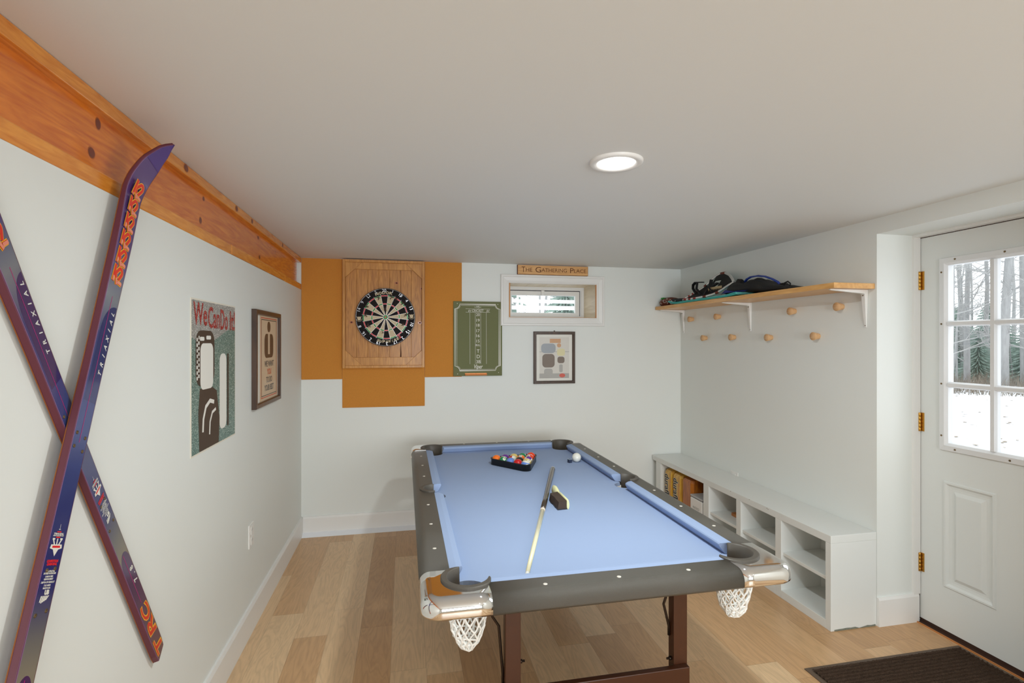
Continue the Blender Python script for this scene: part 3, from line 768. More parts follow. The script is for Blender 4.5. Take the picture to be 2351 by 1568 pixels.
for sx in (-1, 1):
    b = MB(); c = FDb @ T((sx * .197, -.004, ft + .0014))
    b.strip([(.020 * math.cos(q), .020 * math.sin(q)) for q in [PI + PI * k / 14 for k in range(15)]], .002, 0, 0, c)
    b.flat([(-.018, .020), (-.010, .014), (0, .017), (.010, .014), (.018, .020), (.013, .004), (.012, -.006), (0, -.010), (-.012, -.006), (-.013, .004)], 0, 0, c)
    b.flat([(-.011, -.004), (.011, -.004), (.008, -.012), (-.008, -.012)], .0001, 0, c); b.build('emblem', [M_cream, M_logored], db)
for x, y in ((.118, .155), (-.118, .155), (.150, -.118), (-.118, -.155)):
    b = MB(); b.lathe([(.003, 0), (.003, .003)], 8, 0, FDb @ T((x, y, ft))); b.build('ring_clip', M_wire, db)

# darts
M_barrel = mat('dart_barrel', S(96, 62, 40), .35, .6); M_shaft = mat('dart_shaft', S(54, 34, 28), .4); M_flight = mat('dart_flight', S(74, 46, 36), .5)
M_tip = mat('dart_point', (.5, .5, .5, 1), .25, 1)
dart_spots = [(635, 360, 650, 326, 'in the cream wedge left of the top'), (872, 345, 924, 303, 'in the cream wedge right of the top'), (1000, 378, 1012, 338, 'in the black wedge at upper right'),
              (1092, 460, 1164, 428, 'in the cream wedge at upper right'), (1167, 708, 1228, 672, 'in the cream wedge at far right'), (1108, 907, 1168, 880, 'in the cream wedge at lower right'),
              (715, 1072, 742, 1050, 'in the cream wedge near the bottom'), (480, 942, 428, 914, 'in the cream wedge at lower left'), (392, 727, 384, 688, 'in the cream wedge at far left'),
              (426, 517, 408, 508, 'in the cream wedge at upper left'), (797, 598, 780, 556, 'just above the bullseye')]
dart0 = None
for (x, y, tx, ty, wh) in dart_spots:
    k = .2255 / 632
    p = Vector(((x - 780) * k, -(y - 722) * k, ft - .006)); off = Vector(((tx - x) * k, -(ty - y) * k, .148))
    Fz = fr(DC[0], YK - .0145, DC[1], 'back')
    w = (Fz.to_3x3() @ off).normalized(); o = Fz @ p
    sx = w.orthogonal().normalized()
    Mx = axes(o, sx, w.cross(sx), w) @ RZ(R.uniform(0, 1.5))
    if dart0 is None:
        d = thing('dart', '', 'dart', M=Mx, group='darts in the dartboard')
        b = MB(); b.lathe([(.0004, 0), (.0011, .012), (.0011, .034)], 8); b.build('point', M_tip, d, local=True)
        b = MB(); b.lathe([(.0022, .032), (.0034, .036), (.0038, .05), (.0034, .076), (.0026, .082)], 12); b.build('barrel', M_barrel, d, local=True)
        b = MB(); b.lathe([(.0021, .082), (.0018, .118)], 8); b.build('shaft', M_shaft, d, local=True)
        b = MB()
        for q in range(4):
            b.prism([(.001, .108), (.010, .116), (.015, .128), (.014, .144), (.001, .150)], -.0004, .0004, 0, RZ(q * PI / 2) @ axes((0, 0, 0), (1, 0, 0), (0, 0, 1), (0, -1, 0)))
        b.build('flight', M_flight, d, local=True); dart0 = d
    else:
        d = copy_tree(dart0); d.matrix_basis = Mx
    d['label'] = 'brown dart stuck ' + wh + ' of the dartboard'

# ------------------------------------------------------------------ scoreboard
sb = thing('dart_scoreboard', 'green cricket scoreboard with white numbers, right of the dartboard', 'scoreboard', (.583, YB - .009, 1.193))
FS = fr(0, YB - .009, 0, 'back')
b = MB(); b.box(.384, .782, 1.193, 1.796, 0, .009, 0, FS); b.build('panel', M_chalk_g, sb, bevel=.0015)
b = MB(); k = .000704; ox, oz = .384 - 107 * k, 1.796 + 515 * k
def Z(x, y): return (ox + x * k, oz - y * k)
w0 = .0095
def notch(l, t_, r, bo, c):
    q = []
    for (cx_, cy_, a0) in ((l, t_, 90), (r, t_, 180), (r, bo, 270), (l, bo, 360)):
        q += [(cx_ + c * math.cos(math.radians(a0 - 90 * i / 6)), cy_ + c * math.sin(math.radians(a0 - 90 * i / 6))) for i in range(7)]
    return [Z(*p) for p in q]
b.strip(notch(127, 548, 648, 1310, 52), .0042, w0, 0, FS, True)
b.strip(notch(146, 562, 632, 1296, 40), .0018, w0, 0, FS, True)
for q in ([(247, 600), (530, 600)], [(247, 640), (530, 640)], [(295, 640), (297, 1235)], [(358, 640), (360, 1235)], [(422, 640), (424, 1235)], [(487, 640), (489, 1235)]):
    b.strip([Z(*p) for p in q], .0017, w0, 0, FS)
for tx, x, y, s, ft_ in (('~VS~', 388, 580, 26, 80), ('CRICKET', 388, 622, 28, 132), ('01', 295, 624, 24, 34), ('01', 506, 624, 24, 34), ('20', 390, 668, 34, 42), ('19', 390, 733, 34, 38), ('18', 390, 790, 34, 38), ('17', 390, 853, 34, 38),
                         ('16', 390, 911, 34, 40), ('15', 390, 972, 34, 36), ('BULL', 391, 1018, 24, 52), ('T', 392, 1088, 40, 32), ('D', 394, 1150, 40, 36), ('3B', 395, 1210, 38, 50), ('Viper', 396, 1266, 48, 100)):
    b.text(tx, s * k * 1.4, FS @ T((*Z(x, y), w0)), 0, .0006 if tx == 'Viper' else .0001, .25 if tx in ('Viper', '01') else 0, fit=(ft_ * k,))
b.build('markings', M_print, sb)
for x, y in ((152, 541), (623, 546), (156, 1346), (630, 1336)):
    b = MB(); b.lathe([(.003, 0), (.0028, .0012)], 10, 0, FS @ T((*Z(x, y), .009))); b.build('screw', M_dot, sb)
b = MB(); b.prism([(0, 0), (.022, .002), (.024, .015), (.0225, .015), (.021, .004), (0, .002)], Z(240, 0)[0], Z(490, 0)[0], 0, axes((0, YB - .018, 1.198), (0, -1, 0), (0, 0, 1), (1, 0, 0)))
b.box(Z(240, 0)[0], Z(490, 0)[0], YB - .0225, YB - .018, 1.198, 1.216)
b.build('chalk_tray', M_copper, sb)
for i, (a, c, wh) in enumerate(((262, 300, 'leftmost of the four'), (312, 352, 'second from the left of the four'), (382, 412, 'third from the left of the four'), (424, 472, 'rightmost and longest of the four'))):
    b = MB(); x0_ = Z(a, 0)[0]; x1_ = Z(c, 0)[0]; b.tube([(x0_, YB - .033, 1.2078), (x1_, YB - .033, 1.2078)], .0052, 10)
    tag(b.build('chalk_stick', M_print), 'white chalk stick on the copper scoreboard tray, ' + wh, 'chalk', 'chalk on the scoreboard tray')

# ------------------------------------------------------------------ sign and print
sg = thing('wooden_sign', 'wooden sign reading THE GATHERING PLACE above the small window', 'sign', (1.215, YB - .012, 2.026))
b = MB(); b.box(.911, 1.520, YB - .026, YB - .001, 2.0255, 2.104); b.build('plank', M_sign, sg, bevel=.0012)
FG = fr(0, YB - .0262, 0, 'back')
b = MB()
def words(parts, z):
    for tx, u0, u1, s in parts:
        b.text(tx, s, FG @ T(((u0 + u1) / 2, z, .0004)), 0, -.0002, 0, fit=(u1 - u0,))
words((('T', .944, .974, .066), ('G', 1.062, 1.110, .066), ('P', 1.362, 1.392, .062)), 2.064)
words((('HE', .980, 1.034, .044), ('ATHERING', 1.114, 1.332, .044), ('LACE', 1.396, 1.502, .044)), 2.063)
b.build('lettering', M_burn, sg)
b = MB(); b.frame(FG, .911, 1.520, 2.0255, 2.104, [(0, .0003), (.0018, .0003)]); b.box(.9105, .9112, YB - .026, YB - .001, 2.0255, 2.104); b.build('burnt_edge', M_edge, sg)
pr = thing('framed_print', 'small dark framed picture hanging under the basement window', 'framed picture', (1.229, YB, 1.12))
x0, x1, z0, z1 = 1.049, 1.409, 1.120, 1.555
b = MB(); b.frame(FB, x0, x1, z0, z1, [(0, .001), (0, .018), (.003, .021), (.020, .021), (.024, .016), (.024, .006)]); b.build('frame', M_frame, pr)
b = MB(); b.box(x0 + .018, x1 - .018, z0 + .018, z1 - .018, .003, .008, 0, FB); b.build('mount', M_mat_w, pr)
pp = [mat('print_pale', S(218, 214, 206), .7), mat('print_greyblue', S(158, 164, 172), .7), mat('print_umber', S(120, 104, 92), .7), mat('print_lemon', S(224, 216, 170), .7), mat('print_tomato', S(214, 88, 72), .7),
      mat('print_steel', S(176, 174, 170), .7), mat('print_amber', S(206, 158, 116), .7)]
b = MB(); e = .0084
b.flat([(1.100, 1.165), (1.358, 1.165), (1.358, 1.508), (1.100, 1.508)], e, 0, FB)
def blob(cx_, cz_, rx, rz, mi, dz=0, n=20):
    b.flat([(cx_ + rx * math.cos(2 * PI * i / n), cz_ + rz * math.sin(2 * PI * i / n)) for i in range(n)], e + .0002 + dz, mi, FB)
b.flat([(1.100, 1.165), (1.358, 1.165), (1.358, 1.205), (1.100, 1.205)], e + .0001, 5, FB)
b.flat([(1.19, 1.46), (1.285, 1.46), (1.285, 1.495), (1.19, 1.495)], e + .0002, 6, FB)
b.flat(rrect(1.115, 1.240, 1.375, 1.455, .03), e + .0003, 1, FB); b.flat(rrect(1.125, 1.232, 1.255, 1.368, .03), e + .0003, 2, FB)
b.flat(rrect(1.252, 1.322, 1.352, 1.412, .02), e + .0003, 3, FB); b.flat(rrect(1.256, 1.318, 1.290, 1.345, .02), e + .0003, 2, FB)
b.flat(rrect(1.14, 1.215, 1.185, 1.245, .02), e + .0003, 5, FB); b.flat(rrect(1.272, 1.302, 1.215, 1.28, .01), e + .0003, 5, FB)
blob(1.298, 1.187, .026, .017, 4, .0004); blob(1.27, 1.44, .018, .018, 6, .0004)
b.flat([(1.10, 1.383), (1.358, 1.383), (1.358, 1.388), (1.10, 1.388)], e + .00025, 5, FB)
b.build('print', pp, pr)
b = MB(); b.add([(x0 + .022, z0 + .022, .012), (x1 - .022, z0 + .022, .012), (x1 - .022, z1 - .022, .012), (x0 + .022, z1 - .022, .012)], [(0, 1, 2, 3)], 0, FB)
b.build('glass', M_picglass, pr)
b = MB(); b.lathe([(.003, 0), (.003, .012), (.005, .013)], 8, 0, FB @ T((1.229, 1.560, 0))); b.build('hanger', M_iron, pr)

# ------------------------------------------------------------------ wall shelf with brackets
SX0, SZ = 2.144, 1.774
sh = thing('wall_shelf', 'long pine plank shelf on white brackets high on the right wall', 'shelf', (2.27, 3.2, 1.746))
b = MB(); b.box(SX0, XR - .001, 2.238, 4.150, 1.746, SZ); b.build('plank', M_shelf, sh, bevel=.002)
for y in (4.105, 3.218, 2.290):
    b = MB()
    b.loft([[(XR - .001, y - w, z), (XR - .001, y + w, z), (XR - t_, y + w, z), (XR - t_, y - w, z)] for w, t_, z in ((.006, .006, 1.545), (.009, .012, 1.60), (.0125, .022, 1.72), (.0125, .026, 1.7455))], 0, None, False)
    b.loft([[(x, y - w, 1.7455), (x, y + w, 1.7455), (x, y + w, 1.7455 - t_), (x, y - w, 1.7455 - t_)] for w, t_, x in ((.006, .005, 2.165), (.009, .010, 2.22), (.0118, .020, 2.350), (.0118, .024, XR - .015))], 0, None, False)
    br = b.build('bracket', M_brk, sh, bevel=.003)
    for z, r in ((1.556, .003), (1.715, .0035)):
        b = MB(); b.lathe([(r, 0), (r * .8, .0016)], 8, 0, fr(XR - (.0065 if z < 1.6 else .022), y, z, 'right')); b.build('screw', M_screw, br)

# pegs
b = MB(); b.lathe([(.0165, 0), (.0170, .003), (.0238, .036), (.0242, .039), (.0236, .0405), (.0005, .0405)], 28)
pegs = [(3.965, 1.660, 'upper row, farthest from the door'), (3.585, 1.664, 'upper row, second from the far corner'), (2.80, 1.661, 'upper row, third from the far corner'), (2.443, 1.666, 'upper row, nearest the door'),
        (3.766, 1.500, 'lower row, farthest from the door'), (3.400, 1.503, 'lower row, second from the far corner'), (3.010, 1.498, 'lower row, third from the far corner'), (2.612, 1.503, 'lower row, nearest the door')]
p0 = b.build('wall_peg', M_peg, local=True)
for i, (y, z, wh) in enumerate(pegs):
    o = p0 if i == 0 else p0.copy()
    if i: COL.objects.link(o)
    o.matrix_basis = fr(XR, y, z, 'right')
    tag(o, 'round wooden coat peg under the shelf, ' + wh, 'peg', 'wooden wall pegs')

# ------------------------------------------------------------------ things on the shelf
sl = thing('plastic_sled', 'thin turquoise plastic sled sheets lying along the shelf edge', 'sled', (2.27, 3.45, SZ))
for dz, s in ((0, 0), (.0085, .012)):
    b = MB(); rings = []
    for k in range(22):
        y = 3.04 + (3.94 - 3.04) * k / 21
        up = .022 * max(0, (y - 3.80) / .14) ** 2 + .010 * max(0, (3.16 - y) / .12)
        z = SZ + .001 + dz + up
        xo = SX0 + .004 - s * .2
        xs_ = [xo, xo + .01] + [xo + .01 + .20 * q / 4 for q in range(1, 5)]
        hs = [.003, 0, 0, 0, 0, .004]
        rings.append([(x, y - (.10 * max(0, 1 - k / 2) * (x - xo) / .2 if k < 2 else 0), z + h) for x, h in zip(xs_, hs)] + [(x, y - (.10 * max(0, 1 - k / 2) * (x - xo) / .2 if k < 2 else 0), z + h + .004) for x, h in zip(xs_[::-1], hs[::-1])])
    b.loft(rings, 0, None, False); b.build('sheet', M_turq, sl)

# snowshoe leaning on the wall
up_ = [(2.174, 3.744, 1.803), (2.19, 3.702, 1.822), (2.208, 3.659, 1.842), (2.228, 3.615, 1.864), (2.242, 3.575, 1.882), (2.259, 3.552, 1.904), (2.285, 3.537, 1.934), (2.313, 3.515, 1.966), (2.324, 3.475, 1.981), (2.320, 3.406, 1.978), (2.300, 3.325, 1.950), (2.263, 3.240, 1.912), (2.245, 3.200, 1.885)]
lo_ = [(2.174, 3.744, 1.803), (2.172, 3.671, 1.801), (2.171, 3.585, 1.800), (2.173, 3.514, 1.802), (2.176, 3.422, 1.805), (2.182, 3.351, 1.812), (2.192, 3.308, 1.824), (2.209, 3.275, 1.842), (2.230, 3.240, 1.866), (2.245, 3.200, 1.885)]
ss = thing('snowshoe', 'silver tube snowshoe with black deck leaning on the wall atop the shelf', 'snowshoe', (2.22, 3.45, SZ))
b = MB(); b.tube(up_, .0095, 8); b.tube(lo_, .0095, 8); b.build('tube_frame', M_alu, ss)
for path, segs in ((up_, [(0, .5, 0), (1.2, 1.5, 0), (1.9, 2.2, 0), (2.7, 3.2, 1), (4.4, 5.0, 1), (8.2, 9.0, 1)]), (lo_, [(.3, .8, 0), (1.2, 1.6, 0), (2.0, 2.5, 0), (3.6, 4.0, 1), (5.6, 6.2, 1)])):
    def at(t_):
        i = min(int(t_), len(path) - 2); return Vector(path[i]).lerp(Vector(path[i + 1]), t_ - i)
    for a, c, mi in segs:
        b = MB(); b.tube([at(a), at((a + c) / 2), at(c)], .0105, 8); b.build('band', [M_bandred, M_band][mi], ss)
def resample(path, n):
    P = [Vector(p) for p in path]; L_ = [0]
    for a, c in zip(P, P[1:]): L_.append(L_[-1] + (c - a).length)
    out = []
    for k in range(n):
        t_ = L_[-1] * k / (n - 1); i = max(j for j in range(len(L_)) if L_[j] <= t_ + 1e-9); i = min(i, len(P) - 2)
        out.append(P[i].lerp(P[i + 1], (t_ - L_[i]) / (L_[i + 1] - L_[i])))
    return out
ua, la = resample(up_, 25), resample(lo_, 25)
b = MB()
for k in range(24):
    if k in (0,): continue
    for s0, s1 in ((0, .32), (.32, .62), (.62, 1)):
        if 13 <= k <= 15 and s0 == .32: continue
        if 9 <= k <= 11 and s0 == 0: continue
        q = [ua[k].lerp(la[k], s0), ua[k + 1].lerp(la[k + 1], s0), ua[k + 1].lerp(la[k + 1], s1), ua[k].lerp(la[k], s1)]
        nn = Vector((-.6, 0, .5)).normalized() * .002
        b.add([p + nn for p in q] + [p - nn for p in q], [(0, 1, 2, 3), (4, 5, 6, 7), (0, 1, 5, 4), (1, 2, 6, 5), (2, 3, 7, 6), (3, 0, 4, 7)])
b.build('deck', M_cloth_blk, ss)
b = MB()
def ribbon(pts, w, t_=.003):
    P = [Vector(p) for p in pts]
    b.loft([[p + Vector((-w, 0, -t_)), p + Vector((w, 0, -t_)), p + Vector((w, 0, t_)), p + Vector((-w, 0, t_))] for p in P], 0, None, False)
ribbon([(2.20, 3.60, 1.84), (2.21, 3.66, 1.885), (2.22, 3.675, 1.915), (2.22, 3.64, 1.932), (2.22, 3.54, 1.922)], .012, .004)
ribbon([(2.19, 3.52, 1.83), (2.19, 3.58, 1.875), (2.20, 3.585, 1.92)], .010, .004); ribbon([(2.19, 3.36, 1.83), (2.20, 3.42, 1.87), (2.24, 3.46, 1.93)], .014, .004)
ribbon([(2.18, 3.47, 1.80), (2.20, 3.44, 1.86), (2.25, 3.40, 1.90)], .012, .006)
b.build('binding_strap', M_cloth_blk, ss)
b = MB()
for k in range(8):
    b.add([(2.196, 3.43 - .020 * k, 1.856 + .001 * k), (2.196, 3.415 - .020 * k, 1.857 + .001 * k), (2.190, 3.4225 - .020 * k, 1.838)], [(0, 1, 2)])
b.box(2.195, 2.199, 3.27, 3.435, 1.852, 1.868); b.build('crampon', M_crampon, ss)

# patterned bag at the far end
bg = thing('patterned_bag', 'small brown patterned cloth bag with white scribbles at the far shelf end', 'bag', (2.26, 4.03, SZ))
b = MB(); rings = []
for k in range(9):
    t_ = k / 8; y = 3.96 + .18 * t_; h = .060 + .014 * math.sin(t_ * PI) + .006 * t_
    w0_ = .066 * (.72 + .28 * math.sin(min(1, t_ * 3 + .25) * PI / 2)) * (1 if t_ < .8 else 1 - (t_ - .8) * .6)
    rings.append([(2.235 + w0_ * math.cos(a), y, SZ + .0005 + h * (.5 + .5 * math.sin(a)) * (1 if math.sin(a) > 0 else 1)) for a in [-PI / 2 + 2 * PI * i / 16 for i in range(16)]])
b.loft(rings, 0); b.build('pouch', M_bag, bg)
b = MB(); b.loft([[(2.17 + .1 * i / 5, y, SZ + .020 + h * math.sin(PI * (i + .4) / 6)) for i in range(6)] for y, h in ((3.965, .040), (3.90, .036), (3.80, .030), (3.755, .012))], 0, None, True, False, False); b.build('flap', M_cloth_blk, bg)
b = MB()
def curl(cy_, cz_, r, a0, a1, x=2.160):
    b.tube([(x + .004 * math.sin(a * 2), cy_ + r * math.cos(a), cz_ + r * .7 * math.sin(a)) for a in [a0 + (a1 - a0) * i / 10 for i in range(11)]], .0013, 5)
for cy_, cz_, r, a0, a1, x in ((4.10, SZ + .020, .018, .2, 3.4, 2.167), (4.06, SZ + .055, .014, 3, 5.5, 2.168), (4.02, SZ + .042, .020, 3.0, 6.2, 2.163), (3.985, SZ + .050, .016, .1, 3.0, 2.163), (3.93, SZ + .030, .026, .0, 3.14, 2.162),
                            (3.87, SZ + .036, .024, 3.2, 6.2, 2.160), (3.90, SZ + .024, .022, 2.8, 5.6, 2.160), (3.99, SZ + .025, .014, 1.2, 4.4, 2.163)):
    curl(cy_, cz_, r, a0, a1, x)
b.build('white_scribbles', M_print, bg)
b = MB(); b.box(2.20, 2.24, 4.130, 4.155, SZ + .064, SZ + .080); b.build('green_tag', M_lime, bg, bevel=.002)

# black pack
def ss0(y): return max(0, min(1, (y - 2.80) / .15))
bp = thing('backpack', 'black hydration backpack with blue hose lying on the shelf', 'backpack', (2.27, 2.9, SZ))
b = MB(); rings = []
prof = [(3.215, .030), (3.20, .060), (3.15, .085), (3.10, .074), (3.03, .070), (2.98, .085), (2.92, .082), (2.85, .066), (2.78, .050), (2.70, .036), (2.63, .020), (2.60, .010)]
rr = random.Random(3)
for y, h in prof:
    w0_ = .085 + .012 * math.sin(y * 23)
    rings.append([(2.262 + w0_ * math.copysign(abs(math.cos(a)) ** .6, math.cos(a)), y, SZ + .001 + .018 * ss0(y) + h * (.5 + .5 * math.copysign(abs(math.sin(a)) ** .7, math.sin(a))) + rr.uniform(-.002, .003) * (math.sin(a) > 0)) for a in [-PI / 2 + 2 * PI * i / 20 for i in range(20)]])
b.loft(rings, 0); b.build('pack_body', M_cloth_blk, bp)
for pts in ([(3.235, .03), (3.16, .132), (3.115, .10), (3.09, .07), (3.10, .02)], [(3.06, .05), (3.03, .078), (2.985, .108), (2.955, .112), (2.85, .072), (2.83, .045)], [(2.76, .03), (2.755, .053), (2.725, .055), (2.70, .03)]):
    b = MB(); b.prism([(-y, SZ + z) for y, z in pts], -2.285, -2.240, 0, axes((0, 0, 0), (0, -1, 0), (0, 0, 1), (-1, 0, 0))); b.build('pocket_flap', M_cloth_blk, bp, bevel=.008)
for dx in (0, .009):
    b = MB(); b.tube([(2.25 + dx, y, z) for y, z in ((3.10, 1.845), (3.092, 1.876), (3.07, 1.892), (3.033, 1.901), (2.965, 1.899 + dx * .3), (2.893, 1.887), (2.83, 1.864), (2.781, 1.840), (2.745, 1.812))], .0055, 8); b.build('drinking_hose', M_hose, bp)
b = MB(); b.tube([(2.23, 2.70, 1.80), (2.23, 2.695, 1.822), (2.23, 2.665, 1.829), (2.23, 2.645, 1.815), (2.23, 2.65, 1.786)], .005, 6); b.build('strap_loop', M_cloth_blk, bp)
b = MB(); b.tube([(2.24, 3.115, 1.86), (2.24, 3.12, 1.882), (2.24, 3.105, 1.890), (2.24, 3.09, 1.876), (2.24, 3.07, 1.86)], .003, 6); b.build('strap_loop', M_cloth_blk, bp)
b = MB(); b.loft([[(2.165 + .05 * i / 4, y, SZ + .022 + h * math.sin(PI * (i + .6) / 5.4)) for i in range(5)] for y, h in ((3.235, .012), (3.21, .036), (3.15, .026), (3.05, .020), (2.97, .010))], 0, None, True, False, False); b.build('blue_lining', M_blue, bp)

# ------------------------------------------------------------------ cubby bench
BX, BZ = XR - .278, .485
cb = thing('cubby_bench', 'long low white cubby bench with open compartments along the right wall', 'bench', (2.255, 3.2, 0))
b = MB(); b.box(BX, XR - .001, YR + .001, YB - .016, .445, BZ); b.build('top', M_white, cb, bevel=.002)
def side(y0, y1, nm='divider', z1=.445):
    b = MB(); b.box(BX, XR - .001, y0, y1, 0, z1); b.build(nm, M_white, cb, bevel=.0015)
side(YR + .001, 2.264, 'end_panel'); side(2.582, 2.630); side(2.945, 2.992); side(3.302, 3.368); side(4.005, 4.085, 'end_panel')
comps = [(2.264, 2.582), (2.630, 2.945), (2.992, 3.302), (3.368, 4.005)]
for i, (a, c) in enumerate(comps):
    b = MB(); b.box(BX, XR - .002, a, c, 0, .045); b.build('bottom', M_white, cb, bevel=.0015)
    b = MB(); b.box(XR - .012, XR - .003, a, c, .045, .445); b.build('back_panel', M_white, cb)
    if i < 3:
        b = MB(); b.box(BX + .012, XR - .012, a, c, .244, .262); b.build('shelf', M_white, cb, bevel=.001)
b = MB(); R2 = random.Random(5); top_ = [(BX + .02 + .025 * k, R2.uniform(.002, .011)) for k in range(11)]
b.flat([(BX + .02, .0005)] + top_ + [(XR - .006, .0005)], .0004, 0, axes((0, YR + .0008, 0), (1, 0, 0), (0, 0, 1), (0, -1, 0))); b.build('worn_patch', M_grime, cb)
for y, z in ((2.70, .478), (2.69, .474), (2.86, .481), (3.05, .479)):
    b = MB(); b.disc(.0016, 0, 0, fr(BX - .0002, y, z, 'right'), 6, .005); b.build('paint_chip', M_raw, cb)

# contents
def logpack(y0, y1, m, label, letters=True):
    o = thing('firelog_package', label, 'firelog', (2.25, (y0 + y1) / 2, .045), 'firelog packages in the cubby')
    w = (y1 - y0) / 2; cy_ = (y0 + y1) / 2; c = .022
    ring = lambda s, z: [(2.245 + sx * .105 * s, cy_ + sy * w * s, z) for sx, sy in ((-1, -1 + c / w), (-1, 1 - c / w), (-1 + .2, 1), (1, 1), (1, -1), (-1 + .2, -1))]
    b = MB(); b.loft([ring(1, .046), ring(1, .385), ring(.9, .405), ring(.25, .424)], 0, None, False); b.build('wrapper', m, o)
    if letters:
        b = MB(); Fq = fr(2.1398, cy_, 0, 'right')
        b.text('duraflame', .095, Fq @ T((-.022, .225, .0003)) @ RZ(-PI / 2), 1, .0045, 0, fit=(.29,)); b.text('duraflame', .095, Fq @ T((-.022, .225, .0006)) @ RZ(-PI / 2), 0, .002, 0, fit=(.286,))
        b.text('the original firelog', .016, Fq @ T((.034, .26, .0004)) @ RZ(-PI / 2), 2, .0004, 0, fit=(.16,))
        b.flat([(-.022 + .012 * math.cos(q), .085 + .018 * math.sin(q) * (1 if math.sin(q) > 0 else .7)) for q in [2 * PI * k / 14 for k in range(14)]], .0008, 3, Fq)
        b.build('lettering', [M_black, M_print, mat('wrap_orange', S(224, 120, 30), .5), M_logored], o)
logpack(3.855, 3.985, M_logpack, 'yellow printed firelog package standing farthest left in the cubby')
logpack(3.715, 3.850, M_logpack, 'yellow printed firelog package standing between two other packages')
logpack(3.560, 3.710, M_logdark, 'dark orange firelog package standing behind the white carton', False)
bx = MB(); bx.box(2.128, 2.36, 3.385, 3.545, .046, .175); tag(bx.build('brown_box', M_brownbox, bevel=.002), 'brown cardboard box underneath the white carton in the cubby', 'box')
wb = thing('white_carton', 'white carton with dark lid gap and thin lettering in the cubby', 'box', (2.24, 3.47, .1755))
b = MB(); b.box(2.120, 2.350, 3.395, 3.550, .1755, .300); b.build('carton', M_box_w, wb, bevel=.006)
b = MB(); b.box(2.124, 2.350, 3.394, 3.551, .3005, .304); b.build('lid_gap', M_black, wb)
b = MB(); b.box(2.122, 2.352, 3.393, 3.552, .304, .318); b.build('lid', M_box_g, wb, bevel=.003)
b = MB(); b.text('AUCOCO', .024, fr(2.1196, 3.472, .232, 'right'), 0, 0, 0, fit=(.085,)); b.build('lettering', M_slot, wb)
b = MB(); b.box(2.225, 2.375, 2.997, 3.20, .2626, .284); tag(b.build('wood_offcut', wood('offcut_wood', S(150, 84, 28), S(184, 118, 52), 'Y', 14, .5, .1), bevel=.002), 'brown wood board lying at the back of an otherwise empty cubby', 'board')

# ------------------------------------------------------------------ door mat
mt = thing('door_mat', 'dark brown ribbed door mat on the floor in front of the door', 'door mat', (2.19, 1.65, 0))
mx0, mx1, my0, my1 = 1.757, 2.622, 1.30, 2.000
b = MB(); b.box(mx0, mx1, my0, my1, .0, .004); b.build('rubber_border', M_rubber, mt, bevel=.0015)
b = MB(); nx, pitch = 130, .0195; rows = []
ny = int((my1 - my0 - .05) / pitch * 6)
rr = random.Random(11)
for j in range(ny + 1):
    y = my1 - .022 - (my1 - my0 - .044) * j / ny
    ph = (j % 6) / 6
    h = .0072 + .0050 * max(0, math.sin(ph * 2 * PI))
    rows.append([(mx0 + .024 + (mx1 - mx0 - .048) * i / nx, y + rr.uniform(-.0012, .0012), h + rr.uniform(-.0016, .0016)) for i in range(nx + 1)])
b.loft(rows, 0, None, False, False, False); b.build('ribbed_pile', M_carpet, mt)

# ------------------------------------------------------------------ pool table
TX, TY = .645, 2.556
pt = thing('pool_table', 'pool table with blue cloth, black rails and chrome corners', 'pool table', (TX, TY, 0))
A, B_, ZT, BED = .600, 1.120, .750, .710
MT = T((TX, TY, 0))
PCX, PCY = .455, .983
def section(i, o, n):
    o = Vector((o[0], o[1], 0)); n = Vector((n[0], n[1], 0)); r = .034; iv = Vector((i[0], i[1], 0)); d = (o - n * r - iv).normalized()
    q = [iv + Vector((0, 0, ZT - .0008)), iv + d * .0006 + Vector((0, 0, ZT)), iv + d * .0014 + Vector((0, 0, ZT)), o - n * (r + .0015) + Vector((0, 0, ZT))]
    for k in range(7):
        a = PI / 2 * k / 6
        q.append(o - n * (r - r * math.sin(a)) + Vector((0, 0, ZT - r + r * math.cos(a))))
    q.append(o + Vector((0, 0, .703))); q.append(o - n * .0005 + Vector((0, 0, .7005))); q.append(o - n * .010 + Vector((0, 0, .692))); q.append(o - n * .014 + Vector((0, 0, .692)))
    q.append(Vector((i[0], i[1], .692)))
    return q
for sx in (1, -1):
    b = MB(); st = []
    ys = [-.9195, -.5] + [-.068 * math.cos(PI * k / 16) for k in range(17)] + [.5, .9195]
    for y in ys:
        xi = .505
        if abs(y) <= .0681: xi = max(.505, .498 + math.sqrt(max(0, .068 ** 2 - y * y)))
        st.append(section((sx * xi, y), (sx * A, y), (sx, 0)))
    b.loft(st, 0, MT, True); b.build('side_rail', M_rail, pt)
    b = MB(); st = [section((x, sx * 1.027), (x, sx * B_), (0, sx)) for x in (-.3995, -.2, 0, .2, .3995)]
    b.loft(st, 0, MT, True); b.build('end_rail', M_rail, pt)
